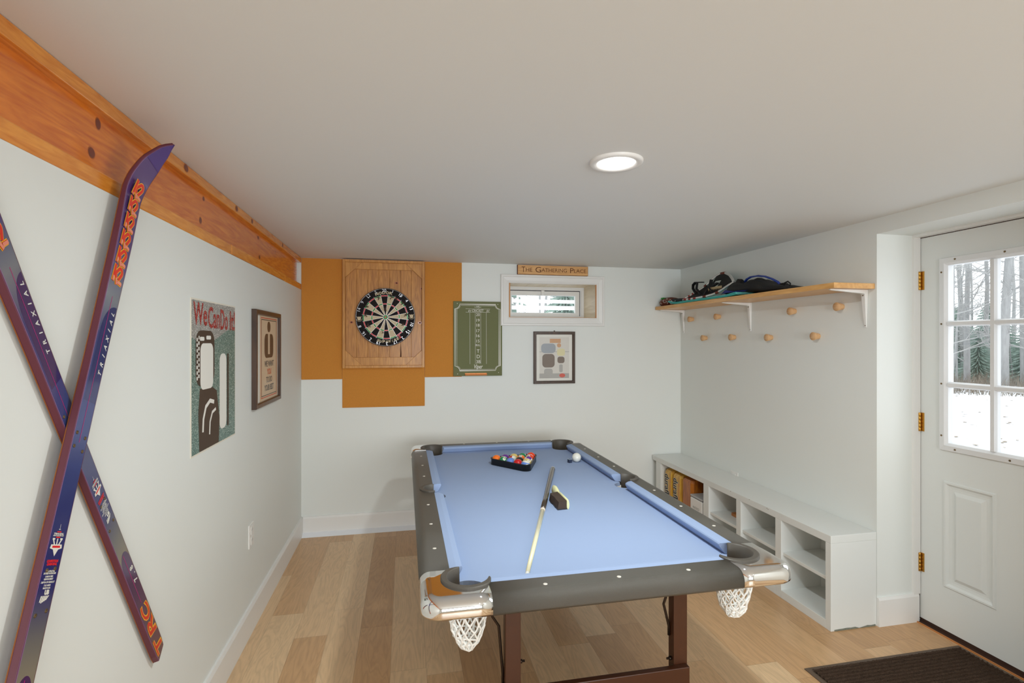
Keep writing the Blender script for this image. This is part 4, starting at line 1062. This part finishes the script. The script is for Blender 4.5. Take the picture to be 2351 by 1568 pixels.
for sx in (1, -1):
    for sy in (1, -1):
        b = MB(); st = []
        r = .060; path = [(A, .92, 1, 0), (A, .97, 1, 0), (A, 1.02, 1, 0), (A, B_ - r, 1, 0)]
        path += [(A - r + r * math.cos(a), B_ - r + r * math.sin(a), math.cos(a), math.sin(a)) for a in [PI / 2 * k / 10 for k in range(1, 10)]]
        path += [(A - r, B_, 0, 1), (.49, B_, 0, 1), (.44, B_, 0, 1), (.40, B_, 0, 1)]
        for k, (ox_, oy_, nx_, ny_) in enumerate(path):
            t_ = k / (len(path) - 1); a = math.radians(-51.5 + 194 * t_); rad = .0804 + (.069 - .0804) * t_
            ii = (PCX + rad * math.cos(a), PCY + rad * math.sin(a))
            st.append([Vector((p.x * sx, p.y * sy, p.z + .0008)) for p in section(ii, (ox_ + .0015 * nx_, oy_ + .0015 * ny_), (nx_, ny_))])
        b.loft(st, 0, MT, True); b.build('corner_cap', M_chrome, pt)
def pocket(cx_, cy_, r0, r1, a0, a1, sx, sy, zb=.700):
    b = MB(); n = 44; rings = []; wall = []
    for k in range(n + 1):
        t_ = k / n; a = math.radians(a0 + (a1 - a0) * t_)
        tp = min(1, .35 + 5 * min(t_, 1 - t_)); ro = r0 + (r1 - r0) * tp
        f = lambda rad, z: Vector(((cx_ + rad * math.cos(a)) * sx, (cy_ + rad * math.sin(a)) * sy, z))
        rings.append([f(r0, .748), f(r0, .7560), f(r0 + .0016, .7575), f(max(r0 + .002, ro - .003), .7575), f(ro, .7550), f(ro, .7495)])
        wall.append([f(r0, .756), f(r0 - .002, .72), f(r0 - .006, .665), f(r0 - .003, .665), f(r0 + .003, .72), f(r0 + .003, .75)])
    b.loft(rings, 0, MT, False); b.loft(wall, 0, MT, True)
    o = b.build('pocket', M_pocket, pt)
    b = MB(); R3 = random.Random(int(cx_ * 1000 + cy_ * 77 + sx * 3 + sy))
    nn = 12; lev = [(.060, .676), (.059, .652), (.056, .628), (.051, .604), (.044, .580), (.034, .558), (.022, .542)]
    node = lambda k, i: Vector(((cx_ + lev[k][0] * r0 / .064 * math.cos(2 * PI * (i + .5 * (k % 2)) / nn) + R3.uniform(-.002, .002)) * sx, (cy_ + lev[k][0] * r0 / .064 * math.sin(2 * PI * (i + .5 * (k % 2)) / nn) + R3.uniform(-.002, .002)) * sy, lev[k][1] + R3.uniform(-.003, .003)))
    G = [[node(k, i) for i in range(nn)] for k in range(len(lev))]
    for k in range(len(lev) - 1):
        for i in range(nn):
            for j in ((i, i + 1) if k % 2 else (i, i - 1)):
                p, q = G[k][i], G[k + 1][j % nn]
                m_ = (p + q) / 2 + Vector((R3.uniform(-.003, .003), R3.uniform(-.003, .003), R3.uniform(-.003, .001)))
                b.tube([p, m_, q], [.0036, .0027, .0036], 5, 0, MT, False, False)
    for lv_ in (0, 4, 5, 6):
        b.tube([G[lv_][i] + Vector((R3.uniform(-.003, .003), R3.uniform(-.003, .003), R3.uniform(-.004, .004))) * (lv_ > 0) for i in range(nn)], .0027, 5, 0, MT, True)
    b.sphere(.017, 10, 6, 0, MT @ T((cx_ * sx, cy_ * sy, .540)) @ Matrix.Diagonal((1, 1, .5, 1)))
    b.build('net', M_net, o)
for sx in (1, -1):
    for sy in (1, -1):
        pocket(PCX, PCY, .064, .0835, -72, 162, sx, sy)
    pocket(.500, 0, .054, .0715, -88, 88, sx, 1)
b = MB(); poly = []
def arcp(cx_, cy_, r, a0, a1, n=10): return [(cx_ + r * math.cos(math.radians(a0 + (a1 - a0) * k / n)), cy_ + r * math.sin(math.radians(a0 + (a1 - a0) * k / n))) for k in range(n + 1)]
q1 = arcp(PCX, PCY, .066, 307, 151)                 # right side up to top edge
half_r = arcp(.500, 0, .054, 265, 95)
right = half_r + [(.495, .5)] + q1 + [(0, 1.015)]
left = [(-x, y) for x, y in right[::-1][1:]]
upper = right + left                                  # right pocket -> top -> left pocket
r_low = [(x, -y) for x, y in (q1[::-1])]
lower_left = [(-.495, -.5)] + [(-x, -y) for x, y in q1]
lower_right = [(0, -1.015)] + [(x, -y) for x, y in q1[::-1]] + [(.495, -.5)]
poly = upper + lower_left + lower_right
b.prism(poly, BED - .018, BED, 0, MT); b.build('bed_cloth', M_felt, pt)
def cush(P0, P1, N0, N1):
    """P rail line ends, N nose ends (2-D)"""
    b = MB(); rings = []
    for t_ in [k / 8 for k in range(9)]:
        p = Vector(P0).lerp(Vector(P1), t_); q = Vector(N0).lerp(Vector(N1), t_); d = (q - p)
        g = lambda f, z: (p.x + d.x * f, p.y + d.y * f, z)
        rings.append([g(0, ZT), g(.5, ZT + .0008), g(.93, ZT - .0025), g(1, ZT - .007), g(.98, ZT - .013), g(.60, BED + .002), g(0, BED + .001)])
    b.loft(rings, 0, MT, False); b.build('cushion', M_felt, pt)
for sx in (1, -1):
    for sy in (1, -1):
        cush((sx * .505, sy * .066), (sx * .505, sy * .915), (sx * .462, sy * .090), (sx * .462, sy * .893))
    cush((-.402, sx * 1.027), (.402, sx * 1.027), (-.382, sx * .985), (.382, sx * .985))
s_, s2 = .2463, .2344
for (x, y) in [(sx * .5423, k * s_) for sx in (-1, 1) for k in (-3, -2, -1, 1, 2, 3)] + [(k * s2, sy * 1.073) for sy in (-1, 1) for k in (-1, 0, 1)]:
    b = MB(); b.lathe([(.0068, ZT - .001), (.0066, ZT + .0006), (.004, ZT + .0009), (.0004, ZT + .0009)], 14, 0, MT @ T((x, y, 0))); b.build('sight', M_dot, pt)
b = MB(); b.box(-.44, .44, -.94, .94, .672, .6915, 0, MT); b.box(-.40, .40, -.90, .90, .640, .672, 0, MT); b.build('under_frame', M_leg, pt)
for sy in (-1, 1):
    yc = sy * .806
    for xa in (-.280, .349):
        b = MB(); b.box(xa - .027, xa + .027, yc - .020, yc + .020, 0, .672, 0, MT); b.build('leg', M_leg, pt, bevel=.002)
    b = MB(); b.box(-.307, .372, yc - .045 if sy < 0 else yc + .021, yc - .021 if sy < 0 else yc + .045, .10, .288, 0, MT)
    b.build('cross_board', M_leg, pt, bevel=.003)
    for xa, sg_ in ((-.280, -1), (.349, -1)):
        b = MB(); x = xa + sg_ * .031
        pb = [(-.352, .66), (-.347, .520), (-.325, .486), (-.311, .32), (-.311, .28)] if xa < 0 else [(.306, .66), (.306, .522), (.297, .498), (.318, .414), (.318, .38)]
        b.tube([(px_, yc - .01 * sy, pz_) for px_, pz_ in pb], .005, 8, 0, MT); b.build('brace', M_iron, pt)
    b = MB(); b.lathe([(.007, 0), (.007, .008), (.004, .009), (.004, .018)], 8, 0, MT @ fr(.349 - .027, yc, .30, 'right')); b.build('bolt', M_iron, pt)
    b = MB(); b.lathe([(.007, 0), (.007, .008), (.004, .009), (.004, .018)], 8, 0, MT @ axes((-.28 + .027, yc, .36), (0, 1, 0), (0, 0, 1), (1, 0, 0))); b.build('bolt', M_iron, pt)

# ------------------------------------------------------------------ balls, rack, cue, brush
def ball_mat(name, col, stripe):
    m, nt, p = nodes(name); L = nt.links.new
    tc = nt.nodes.new('ShaderNodeTexCoord'); sx = nt.nodes.new('ShaderNodeSeparateXYZ'); L(tc.outputs['Object'], sx.inputs[0])
    ab = nt.nodes.new('ShaderNodeMath'); ab.operation = 'ABSOLUTE'; L(sx.outputs[2], ab.inputs[0])
    gt = nt.nodes.new('ShaderNodeMath'); gt.operation = 'GREATER_THAN'; gt.inputs[1].default_value = .0150 if stripe else 1; L(ab.outputs[0], gt.inputs[0])
    a2 = nt.nodes.new('ShaderNodeMath'); a2.operation = 'ABSOLUTE'; L(sx.outputs[0], a2.inputs[0])
    g2 = nt.nodes.new('ShaderNodeMath'); g2.operation = 'GREATER_THAN'; g2.inputs[1].default_value = .0266; L(a2.outputs[0], g2.inputs[0])
    mx = nt.nodes.new('ShaderNodeMath'); mx.operation = 'MAXIMUM'; L(gt.outputs[0], mx.inputs[0]); L(g2.outputs[0], mx.inputs[1])
    mi = nt.nodes.new('ShaderNodeMix'); mi.data_type = 'RGBA'; mi.inputs['A'].default_value = col; mi.inputs['B'].default_value = (.80, .78, .68, 1)
    L(mx.outputs[0], mi.inputs['Factor']); L(mi.outputs['Result'], p.inputs['Base Color'])
    p.inputs['Roughness'].default_value = .12; p.inputs['Coat Weight'].default_value = .5; p.inputs['Coat Roughness'].default_value = .03
    return m
BR = .02855
RKM = T((.683, 3.105, BED)) @ RZ(math.radians(8))
CL = {'blue': S(96, 132, 206), 'red': S(196, 24, 30), 'yellow': S(222, 196, 116), 'black': S(36, 30, 28), 'purple': S(96, 40, 140), 'green': S(14, 132, 84), 'orange': S(244, 120, 36), 'vermilion': S(226, 62, 28)}
rows = [[('blue', 1, 10)], [('red', 0, 3), ('yellow', 1, 9)], [('blue', 0, 2), ('black', 0, 8), ('purple', 1, 12)],
        [('green', 1, 14), ('red', 1, 11), ('orange', 1, 13), ('vermilion', 1, 15)], [('orange', 0, 5), ('purple', 0, 4), ('yellow', 0, 1), ('green', 0, 6), ('vermilion', 0, 7)]]
face = {10: (.2, -1, .15), 3: (.9, -.4, .2), 9: (.3, -.7, .6), 2: (.8, -.5, .3), 8: (.2, .5, .9), 12: (.5, .2, .8), 14: (.05, -.75, .62), 11: (0, .6, .8), 13: (-.2, -.4, .9), 15: (-.4, -.5, .8), 5: (-.5, .7, .3), 4: (.3, .8, .4), 1: (.1, .6, .7), 6: (.7, -.2, .6), 7: (.3, .9, .2)}
where = {10: 'at the near point of the rack', 3: 'second along the left edge from the near point', 9: 'second along the right edge from the near point', 2: 'midway on the left edge of the rack', 8: 'in the middle of the rack',
         12: 'midway on the right edge of the rack', 14: 'fourth along the left edge of the rack', 11: 'behind the blue ball and beside the green striped one', 13: 'behind the black ball in the rack', 15: 'fourth along the right edge of the rack',
         5: 'in the far left corner of the rack', 4: 'in the back row beside the orange ball', 1: 'in the middle of the back row', 6: 'in the back row beside the right corner', 7: 'in the far right corner of the rack'}
bmesh0 = None
def make_ball(name, label, m, loc, nrm, num=None, group=None):
    global bmesh0
    x = Vector(nrm).normalized(); z = Vector((.25, .35, .9)); z = (z - x * z.dot(x)).normalized(); y = z.cross(x)
    t = thing(name, label, 'billiard ball', M=axes(loc, x, y, z), group=group)
    b = MB(); b.sphere(BR, 32, 20); b.build('shell', m, t, local=True)
    if num is not None:
        b = MB()
        for s in (1, -1):
            b.text(str(num), .0125, axes((s * (BR + .00005), 0, 0), (0, s, 0), (0, 0, 1), (s, 0, 0)), 0, .0003)
        b.build('number', M_black, t, local=True)
    return t
for r_, row in enumerate(rows):
    for j, (c, st, num) in enumerate(row):
        loc = RKM @ Vector(((j - r_ / 2) * .0574, -.132 + r_ * .0497, BR + .0003))
        make_ball('billiard_ball', ('%s striped' % c if st else 'solid %s' % c) + ' pool ball ' + where[num], ball_mat('ball_%s_%s' % (c, 'stripe' if st else 'solid'), CL[c], st), loc, face[num], num, 'racked pool balls')
make_ball('cue_ball', 'plain white cue ball against the right cushion of the pool table', mat('cue_ball_white', (.80, .80, .72, 1), .12, coat=.5), (1.066, 3.110, BED + BR + .0003), (1, 0, 0))
rk = thing('ball_rack', 'black triangular rack around the coloured balls', 'ball rack', M=RKM)
def tri(o, n=8):
    out = []
    for (vx, vy, a0) in ((0, -.1325, -150), (.1148, .0663, -30), (-.1148, .0663, 90)):
        out += [(vx + o * math.cos(math.radians(a0 + 120 * k / n)), vy + o * math.sin(math.radians(a0 + 120 * k / n))) for k in range(n + 1)]
    return out
b = MB(); loops = [(.0300, .001), (.0300, .040), (.0375, .041), (.0375, .037), (.0335, .035), (.0345, .001)]
rings = [[(x, y, z) for x, y in tri(o)] for o, z in loops]
b.loft(rings + [rings[0]], 0, None, True, False); b.build('hoop', M_blackrub, rk, local=True)
b = MB(); b.box(-.0105, .0105, -.0105, .0105, 0, .021, 0); b.box(-.0107, .0107, -.0107, .0107, .021, .0218, 1); b.lathe([(.0075, .0219), (.005, .0217)], 12, 0)
o = b.build('chalk_cube', [M_cubeblue, M_cubetop], local=True, bevel=.001); o.matrix_basis = T((1.018, 3.102, BED + .0003)) @ RZ(.3)
tag(o, 'small dark cue chalk cube beside the white cue ball', 'chalk')

e0, e1 = Vector((.846, 2.896, BED + .0165)), Vector((.384, 1.612, BED + .0080))
zd = (e1 - e0).normalized(); Lc = (e1 - e0).length; xx = zd.orthogonal().normalized()
cq = thing('pool_cue', 'pool cue with black butt and pale shaft lying on the blue cloth', 'pool cue', M=axes(e0, xx, zd.cross(xx), zd))
rad = lambda s: .0158 + (.0070 - .0158) * s
sb_ = .710 / Lc
b = MB(); b.lathe([(.0130, 0), (.0158, .003), (.0158, .02)] + [(rad(sb_ * k / 6), sb_ * Lc * k / 6) for k in range(1, 7)], 20); b.build('butt', M_cueblk, cq, local=True)
b = MB(); b.lathe([(.0130, -.010), (.0150, -.008), (.0150, .001)], 16); b.build('bumper', M_print, cq, local=True)
b = MB(); b.lathe([(rad(sb_), sb_ * Lc), (rad(sb_), sb_ * Lc + .022)], 20); b.build('collar', M_collar, cq, local=True)
b = MB(); b.lathe([(rad(sb_) - .0006, sb_ * Lc + .022), (.0070, Lc - .025)], 20); b.build('shaft', M_cuewht, cq, local=True)
b = MB(); b.lathe([(.0070, Lc - .025), (.0068, Lc - .002), (.004, Lc)], 16); b.build('ferrule', M_print, cq, local=True)

bu = thing('table_brush', 'cream handled table brush with dark bristles beside the pool cue', 'brush', (.715, 2.34, BED))
b = MB()
hp = [(2.238, .006, .018), (2.246, .0075, .022), (2.36, .0075, .022), (2.385, .008, .018), (2.400, .012, .022), (2.44, .0135, .026), (2.468, .012, .024), (2.478, .006, .014)]
b.loft([[(.727 + w * math.cos(a), y, BED + .0005 + h + h * math.sin(a)) for a in [2 * PI * k / 14 for k in range(14)]] for y, w, h in hp], 0); b.build('handle', M_brush, bu)
b = MB(); R4 = random.Random(2)
b.loft([[(.7205, y, BED + .004), (.7205, y, BED + .040), (x_, y - .004, BED + .037 + R4.uniform(-.001, .001)), (x_ - .006, y - .006, BED + .006)] for y, x_ in [(2.384 - .0145 * k, .682 + R4.uniform(-.0015, .0015)) for k in range(11)]], 0, None, False)
b.build('bristles', M_bristle, bu)

# ------------------------------------------------------------------ outdoors
def ss_(x): x = max(0, min(1, x)); return x * x * (3 - 2 * x)
b = MB(); nx, ny = 60, 60; vs = []
gx = [-14 + 2.2 * i if i < 8 else 3.6 + 76 * ((i - 8) / (nx - 8)) ** 1.5 for i in range(nx + 1)]
gy = [-30 + 30 * j / 12 if j < 12 else 0 + 70 * ((j - 12) / (ny - 12)) ** 1.4 for j in range(ny + 1)]
for x in gx:
    for y in gy:
        vs.append((x, y, -.12 + 1.5 * ss_((y - 4.2) / 1.6) * ss_((5.0 - x) / 2.0) + .05 * math.sin(x * .7) * math.sin(y * .6) * (x > 5) + .0))
b.add(vs, [(i * (ny + 1) + j, (i + 1) * (ny + 1) + j, (i + 1) * (ny + 1) + j + 1, i * (ny + 1) + j + 1) for i in range(nx) for j in range(ny)], 0, None, True)
struct(b.build('ground', M_snow, loc=(0, 0, 0)), 'snow covered ground outside the door')
b = MB(); R5 = random.Random(21)
for k in range(700):
    az = math.radians(R5.uniform(42, 68)); d = R5.uniform(4, 21); x, y = d * math.sin(az), d * math.cos(az)
    s = R5.uniform(.02, .07); z = -.115 + .05 * math.sin(x * .7) * math.sin(y * .6)
    b.disc(s * .5, z + .006, 0, T((x, y, 0)) @ RZ(R5.uniform(0, 3)), 5, s)
o = b.build('fallen_leaves', M_leaf, loc=(0, 0, 0)); tag(o, 'dead leaves and grass tufts poking through the snow', 'leaves', kind='stuff')

def tree_mesh(seed, h=11, r=.17, nb=22):
    q = random.Random(seed); b = MB()
    pts = [Vector((0, 0, -.2))]; d = Vector((q.uniform(-.05, .05), q.uniform(-.05, .05), 1))
    for k in range(8):
        d = (d + Vector((q.uniform(-.05, .05), q.uniform(-.05, .05), .05))).normalized(); pts.append(pts[-1] + d * h / 8)
    b.tube(pts, [r * (1 - .85 * k / 8) for k in range(9)], 8)
    b2 = MB()
    def branch(p, dr, ln, rd, lev):
        P = [p]; dd = dr.normalized(); n = 4
        for k in range(n):
            dd = (dd + Vector((q.uniform(-.25, .25), q.uniform(-.25, .25), q.uniform(-.12, .22)))).normalized(); P.append(P[-1] + dd * ln / n)
        b2.tube(P, [rd * (1 - .75 * k / n) for k in range(n + 1)], 4, 0, None, False, False)
        if lev:
            for k in range(q.randint(3, 5)):
                t_ = P[q.randint(1, n)]; branch(t_, dd + Vector((q.uniform(-.9, .9), q.uniform(-.9, .9), q.uniform(-.3, .6))), ln * q.uniform(.35, .6), rd * .5, lev - 1)
    for k in range(nb):
        t_ = q.uniform(.08, .98); i = min(7, int(t_ * 8)); p = pts[i].lerp(pts[i + 1], t_ * 8 - i); a = q.uniform(0, 2 * PI)
        branch(p, Vector((math.cos(a), math.sin(a), q.uniform(-.1, .7))), q.uniform(1.0, 2.6) * (1.15 - .6 * t_), r * .17, 2 if k % 2 else 1)
    return b, b2
protos = []
for sd, hh, rr_, nb in ((1, 11, .10, 22), (2, 12, .14, 22), (3, 9, .08, 24), (4, 7, .05, 20)):
    protos.append(None)
trees = []
R6 = random.Random(5)
def place_tree(k, x, y, s, label, group):
    hh, rr_, nb = ((11, .10, 22), (12, .14, 22), (9, .08, 24), (7, .05, 20))[k]
    if protos[k] is None:
        t = thing('bare_tree', label, 'tree', (x, y, -.12), group)
        b1, b2 = tree_mesh(k + 1, hh, rr_, nb)
        b1.build('trunk', M_bark, t, local=True); b2.build('branches', M_twig, t, local=True); protos[k] = t
    else:
        t = copy_tree(protos[k]); t.location = (x, y, -.12); t['label'] = label; t['group'] = group
    t.rotation_euler = (0, 0, R6.uniform(0, 6.28)); t.scale = (s, s, s)
big = [(52.0, 21.5, 1, 1.0), (53.2, 24, 0, 1.0), (55.4, 22.5, 1, 1.05), (56.6, 25, 0, 1.1), (54.4, 27, 0, .95), (50.6, 23, 0, 1), (58.5, 23, 1, 1), (48.5, 26, 1, .9), (61, 25, 0, 1.1)]
for az, d, k, s in big:
    a = math.radians(az); place_tree(k, d * math.sin(a), d * math.cos(a), s, 'tall bare grey tree at the edge of the woods, seen through the door glass', 'bare trees at the edge of the woods')
for i in range(15):
    a = math.radians(R6.uniform(45, 66)); d = R6.uniform(25, 42)
    place_tree(R6.choice((0, 1, 2, 2)), d * math.sin(a), d * math.cos(a), R6.uniform(.8, 1.2), 'bare grey tree deeper in the woods beyond the snowy yard', 'bare trees deeper in the woods')
for i in range(10):
    a = math.radians(R6.uniform(47, 62)); d = R6.uniform(21.5, 27)
    place_tree(3, d * math.sin(a), d * math.cos(a), R6.uniform(.5, 1.0), 'thin bare sapling at the foot of the woods beyond the snow', 'bare saplings at the edge of the woods')
for i in range(7):
    place_tree(R6.choice((0, 2)), 1.5 + R6.uniform(-1, 7), R6.uniform(15, 26), R6.uniform(.8, 1.1), 'bare tree beyond the deck railing, seen through the basement window', 'bare trees behind the house')
# evergreens
cone0 = None
for i, (az, d, s) in enumerate(((51.4, 27, .75), (52.7, 30, .9), (53.9, 26, .6), (55.2, 29, .85), (56.8, 27, .7), (58.4, 30, .9), (49.5, 28, .8), (60, 27, .8), (54.5, 34, 1.0), (52.2, 36, 1.0))):
    a = math.radians(az)
    if cone0 is None:
        q = random.Random(9); t = thing('evergreen_tree', '', 'tree', (0, 0, 0), 'evergreens in the woods')
        b = MB(); b.tube([(0, 0, -.2), (0, 0, 6.4)], [.09, .02], 6); b.build('trunk', M_bark, t, local=True)
        b = MB()
        for lv in range(26):
            z = .5 + lv * .228; rad_ = 1.65 * (1 - lv / 27) + .1; n = 22
            for k in range(n):
                aa = 2 * PI * k / n + q.uniform(-.2, .2); rl = rad_ * q.uniform(.7, 1.1)
                tip = Vector((rl * math.cos(aa), rl * math.sin(aa), z - .28 * rl)); base = Vector((0, 0, z + .12)); sd = Vector((-math.sin(aa), math.cos(aa), 0))
                for f in range(5):
                    c0 = base.lerp(tip, .15 + .17 * f); w = .05 * rl * (1 - .12 * f)
                    b.add([c0 - sd * w - Vector((0, 0, .12)), c0 + Vector((0, 0, .04)), c0 + sd * w - Vector((0, 0, .12)), base.lerp(tip, .15 + .17 * f + .28) - Vector((0, 0, .05))], [(0, 1, 3), (1, 2, 3)])
        b.build('foliage', M_needle, t, local=True); cone0 = t
    else:
        t = copy_tree(cone0)
    t.location = (d * math.sin(a), d * math.cos(a), -.12); t.scale = (s * .8, s * .8, s * .55); t.rotation_euler = (0, 0, i * 1.3)
    t['label'] = 'grey green evergreen among the bare trees beyond the snowy yard'
for i, (x, y, s) in enumerate(((.2, 12, .7), (2.2, 13.5, .9), (4.0, 12.5, .8), (5.6, 14, .9))):
    t = copy_tree(cone0); t.location = (x, y, 1.25 if x < 3.2 else .3); t.scale = (s * .8, s * .8, s * .7); t.rotation_euler = (0, 0, i * 2.1)
    t['label'] = 'grey green evergreen behind the deck railing, seen through the basement window'; t['group'] = 'evergreens behind the house'
b = MB(); q = random.Random(17)
for k in range(5000):
    a = math.radians(q.uniform(43, 68)); d = q.uniform(20.8, 26); x, y = d * math.sin(a), d * math.cos(a); h = q.uniform(.1, .55)
    dx, dy = q.uniform(-.3, .3), q.uniform(-.3, .3); w = q.uniform(.003, .008)
    b.add([(x - w, y + w, -.15), (x + w, y - w, -.15), (x + dx, y + dy, h)], [(0, 1, 2)])
o = b.build('undergrowth', M_brushw, loc=(0, 0, 0)); tag(o, 'dry grey undergrowth along the foot of the woods', 'undergrowth', kind='stuff')
# deck railing behind the house
dk = thing('deck_railing', 'white deck railing with braces outside the small basement window', 'railing', (1.9, 7, 1.38))
def rl(x0, x1, z0, z1, nm, y0=6.98, y1=7.02):
    b = MB(); b.box(x0, x1, y0, y1, z0, z1); b.build(nm, M_deck, dk)
for z0, z1 in ((2.012, 2.058), (1.918, 1.972), (1.790, 1.846), (2.16, 2.20)): rl(.5, 3.6, z0, z1, 'rail')
for x0, x1 in ((1.235, 1.262), (1.521, 1.545), (1.574, 1.606), (1.712, 1.748), (1.866, 1.900), (2.42, 2.46), (.95, .99)): rl(x0, x1, 1.36, 2.22, 'post', 6.95, 6.98)
for xa, xb, za, zb in ((1.60, 1.715, 2.06, 1.99), (1.61, 1.72, 1.93, 1.85), (1.745, 1.87, 1.93, 1.85), (1.60, 1.72, 2.14, 2.06)):
    b = MB(); b.tube([(xa, 6.99, za), (xb, 6.99, zb)], .008, 4); b.build('brace', M_deck, dk)

# ------------------------------------------------------------------ lights, world, camera
def area(name, loc, size, energy, rot=(0, 0, 0), shape='DISK', sy=None, col=(.92, .985, .99)):
    l = bpy.data.lights.new(name, 'AREA'); l.shape = shape; l.size = size; l.energy = energy; l.color = col
    if sy: l.size_y = sy
    o = bpy.data.objects.new(name, l); o.location = loc; o.rotation_euler = rot; COL.objects.link(o); return o
area('ceiling_disk_light', (.735, 1.715, H - .013), .13, 23)
area('ceiling_disk_light', (.735, -.55, H - .013), .13, 7)  # unseen lamp, assumed behind the camera for even room light
area('ceiling_disk_light', (2.05, -.45, H - .013), .13, 7)
area('ceiling_disk_light', (.735, -1.9, H - .013), .13, 7)  # another unseen lamp assumed farther back, also for even light
area('rear_fill_light', (.85, YF - .10, 1.275), 2.2, 39, (PI / 2, 0, 0), 'RECTANGLE', 1.1, (.94, .98, 1)).data.spread = math.radians(95)  # fill light added behind the camera to brighten the far wall

w = bpy.data.worlds.new('overcast'); sc.world = w; w.use_nodes = True
bgN = w.node_tree.nodes['Background']; bgN.inputs[0].default_value = (.93, .965, 1, 1); bgN.inputs[1].default_value = 2.6

cam = bpy.data.cameras.new('camera'); co = bpy.data.objects.new('camera', cam); COL.objects.link(co)
cam.sensor_width = 36; cam.lens = 1184 / 2351 * 36; cam.clip_start = .05; cam.clip_end = 300
co.location = (0, 0, 1.472); co.rotation_euler = (PI / 2, 0, -.2056)
sc.camera = co
vs_ = sc.view_settings
sc.display_settings.display_device = 'sRGB'
vs_.view_transform = 'Standard'; vs_.look = 'None'; vs_.gamma = 1; vs_.exposure = -0.3; vs_.use_curve_mapping = False
sc.cycles.use_denoising = True
sc.cycles.max_bounces = 10; sc.cycles.diffuse_bounces = 7; sc.cycles.glossy_bounces = 5; sc.cycles.transparent_max_bounces = 12
sc.cycles.sample_clamp_indirect = 6
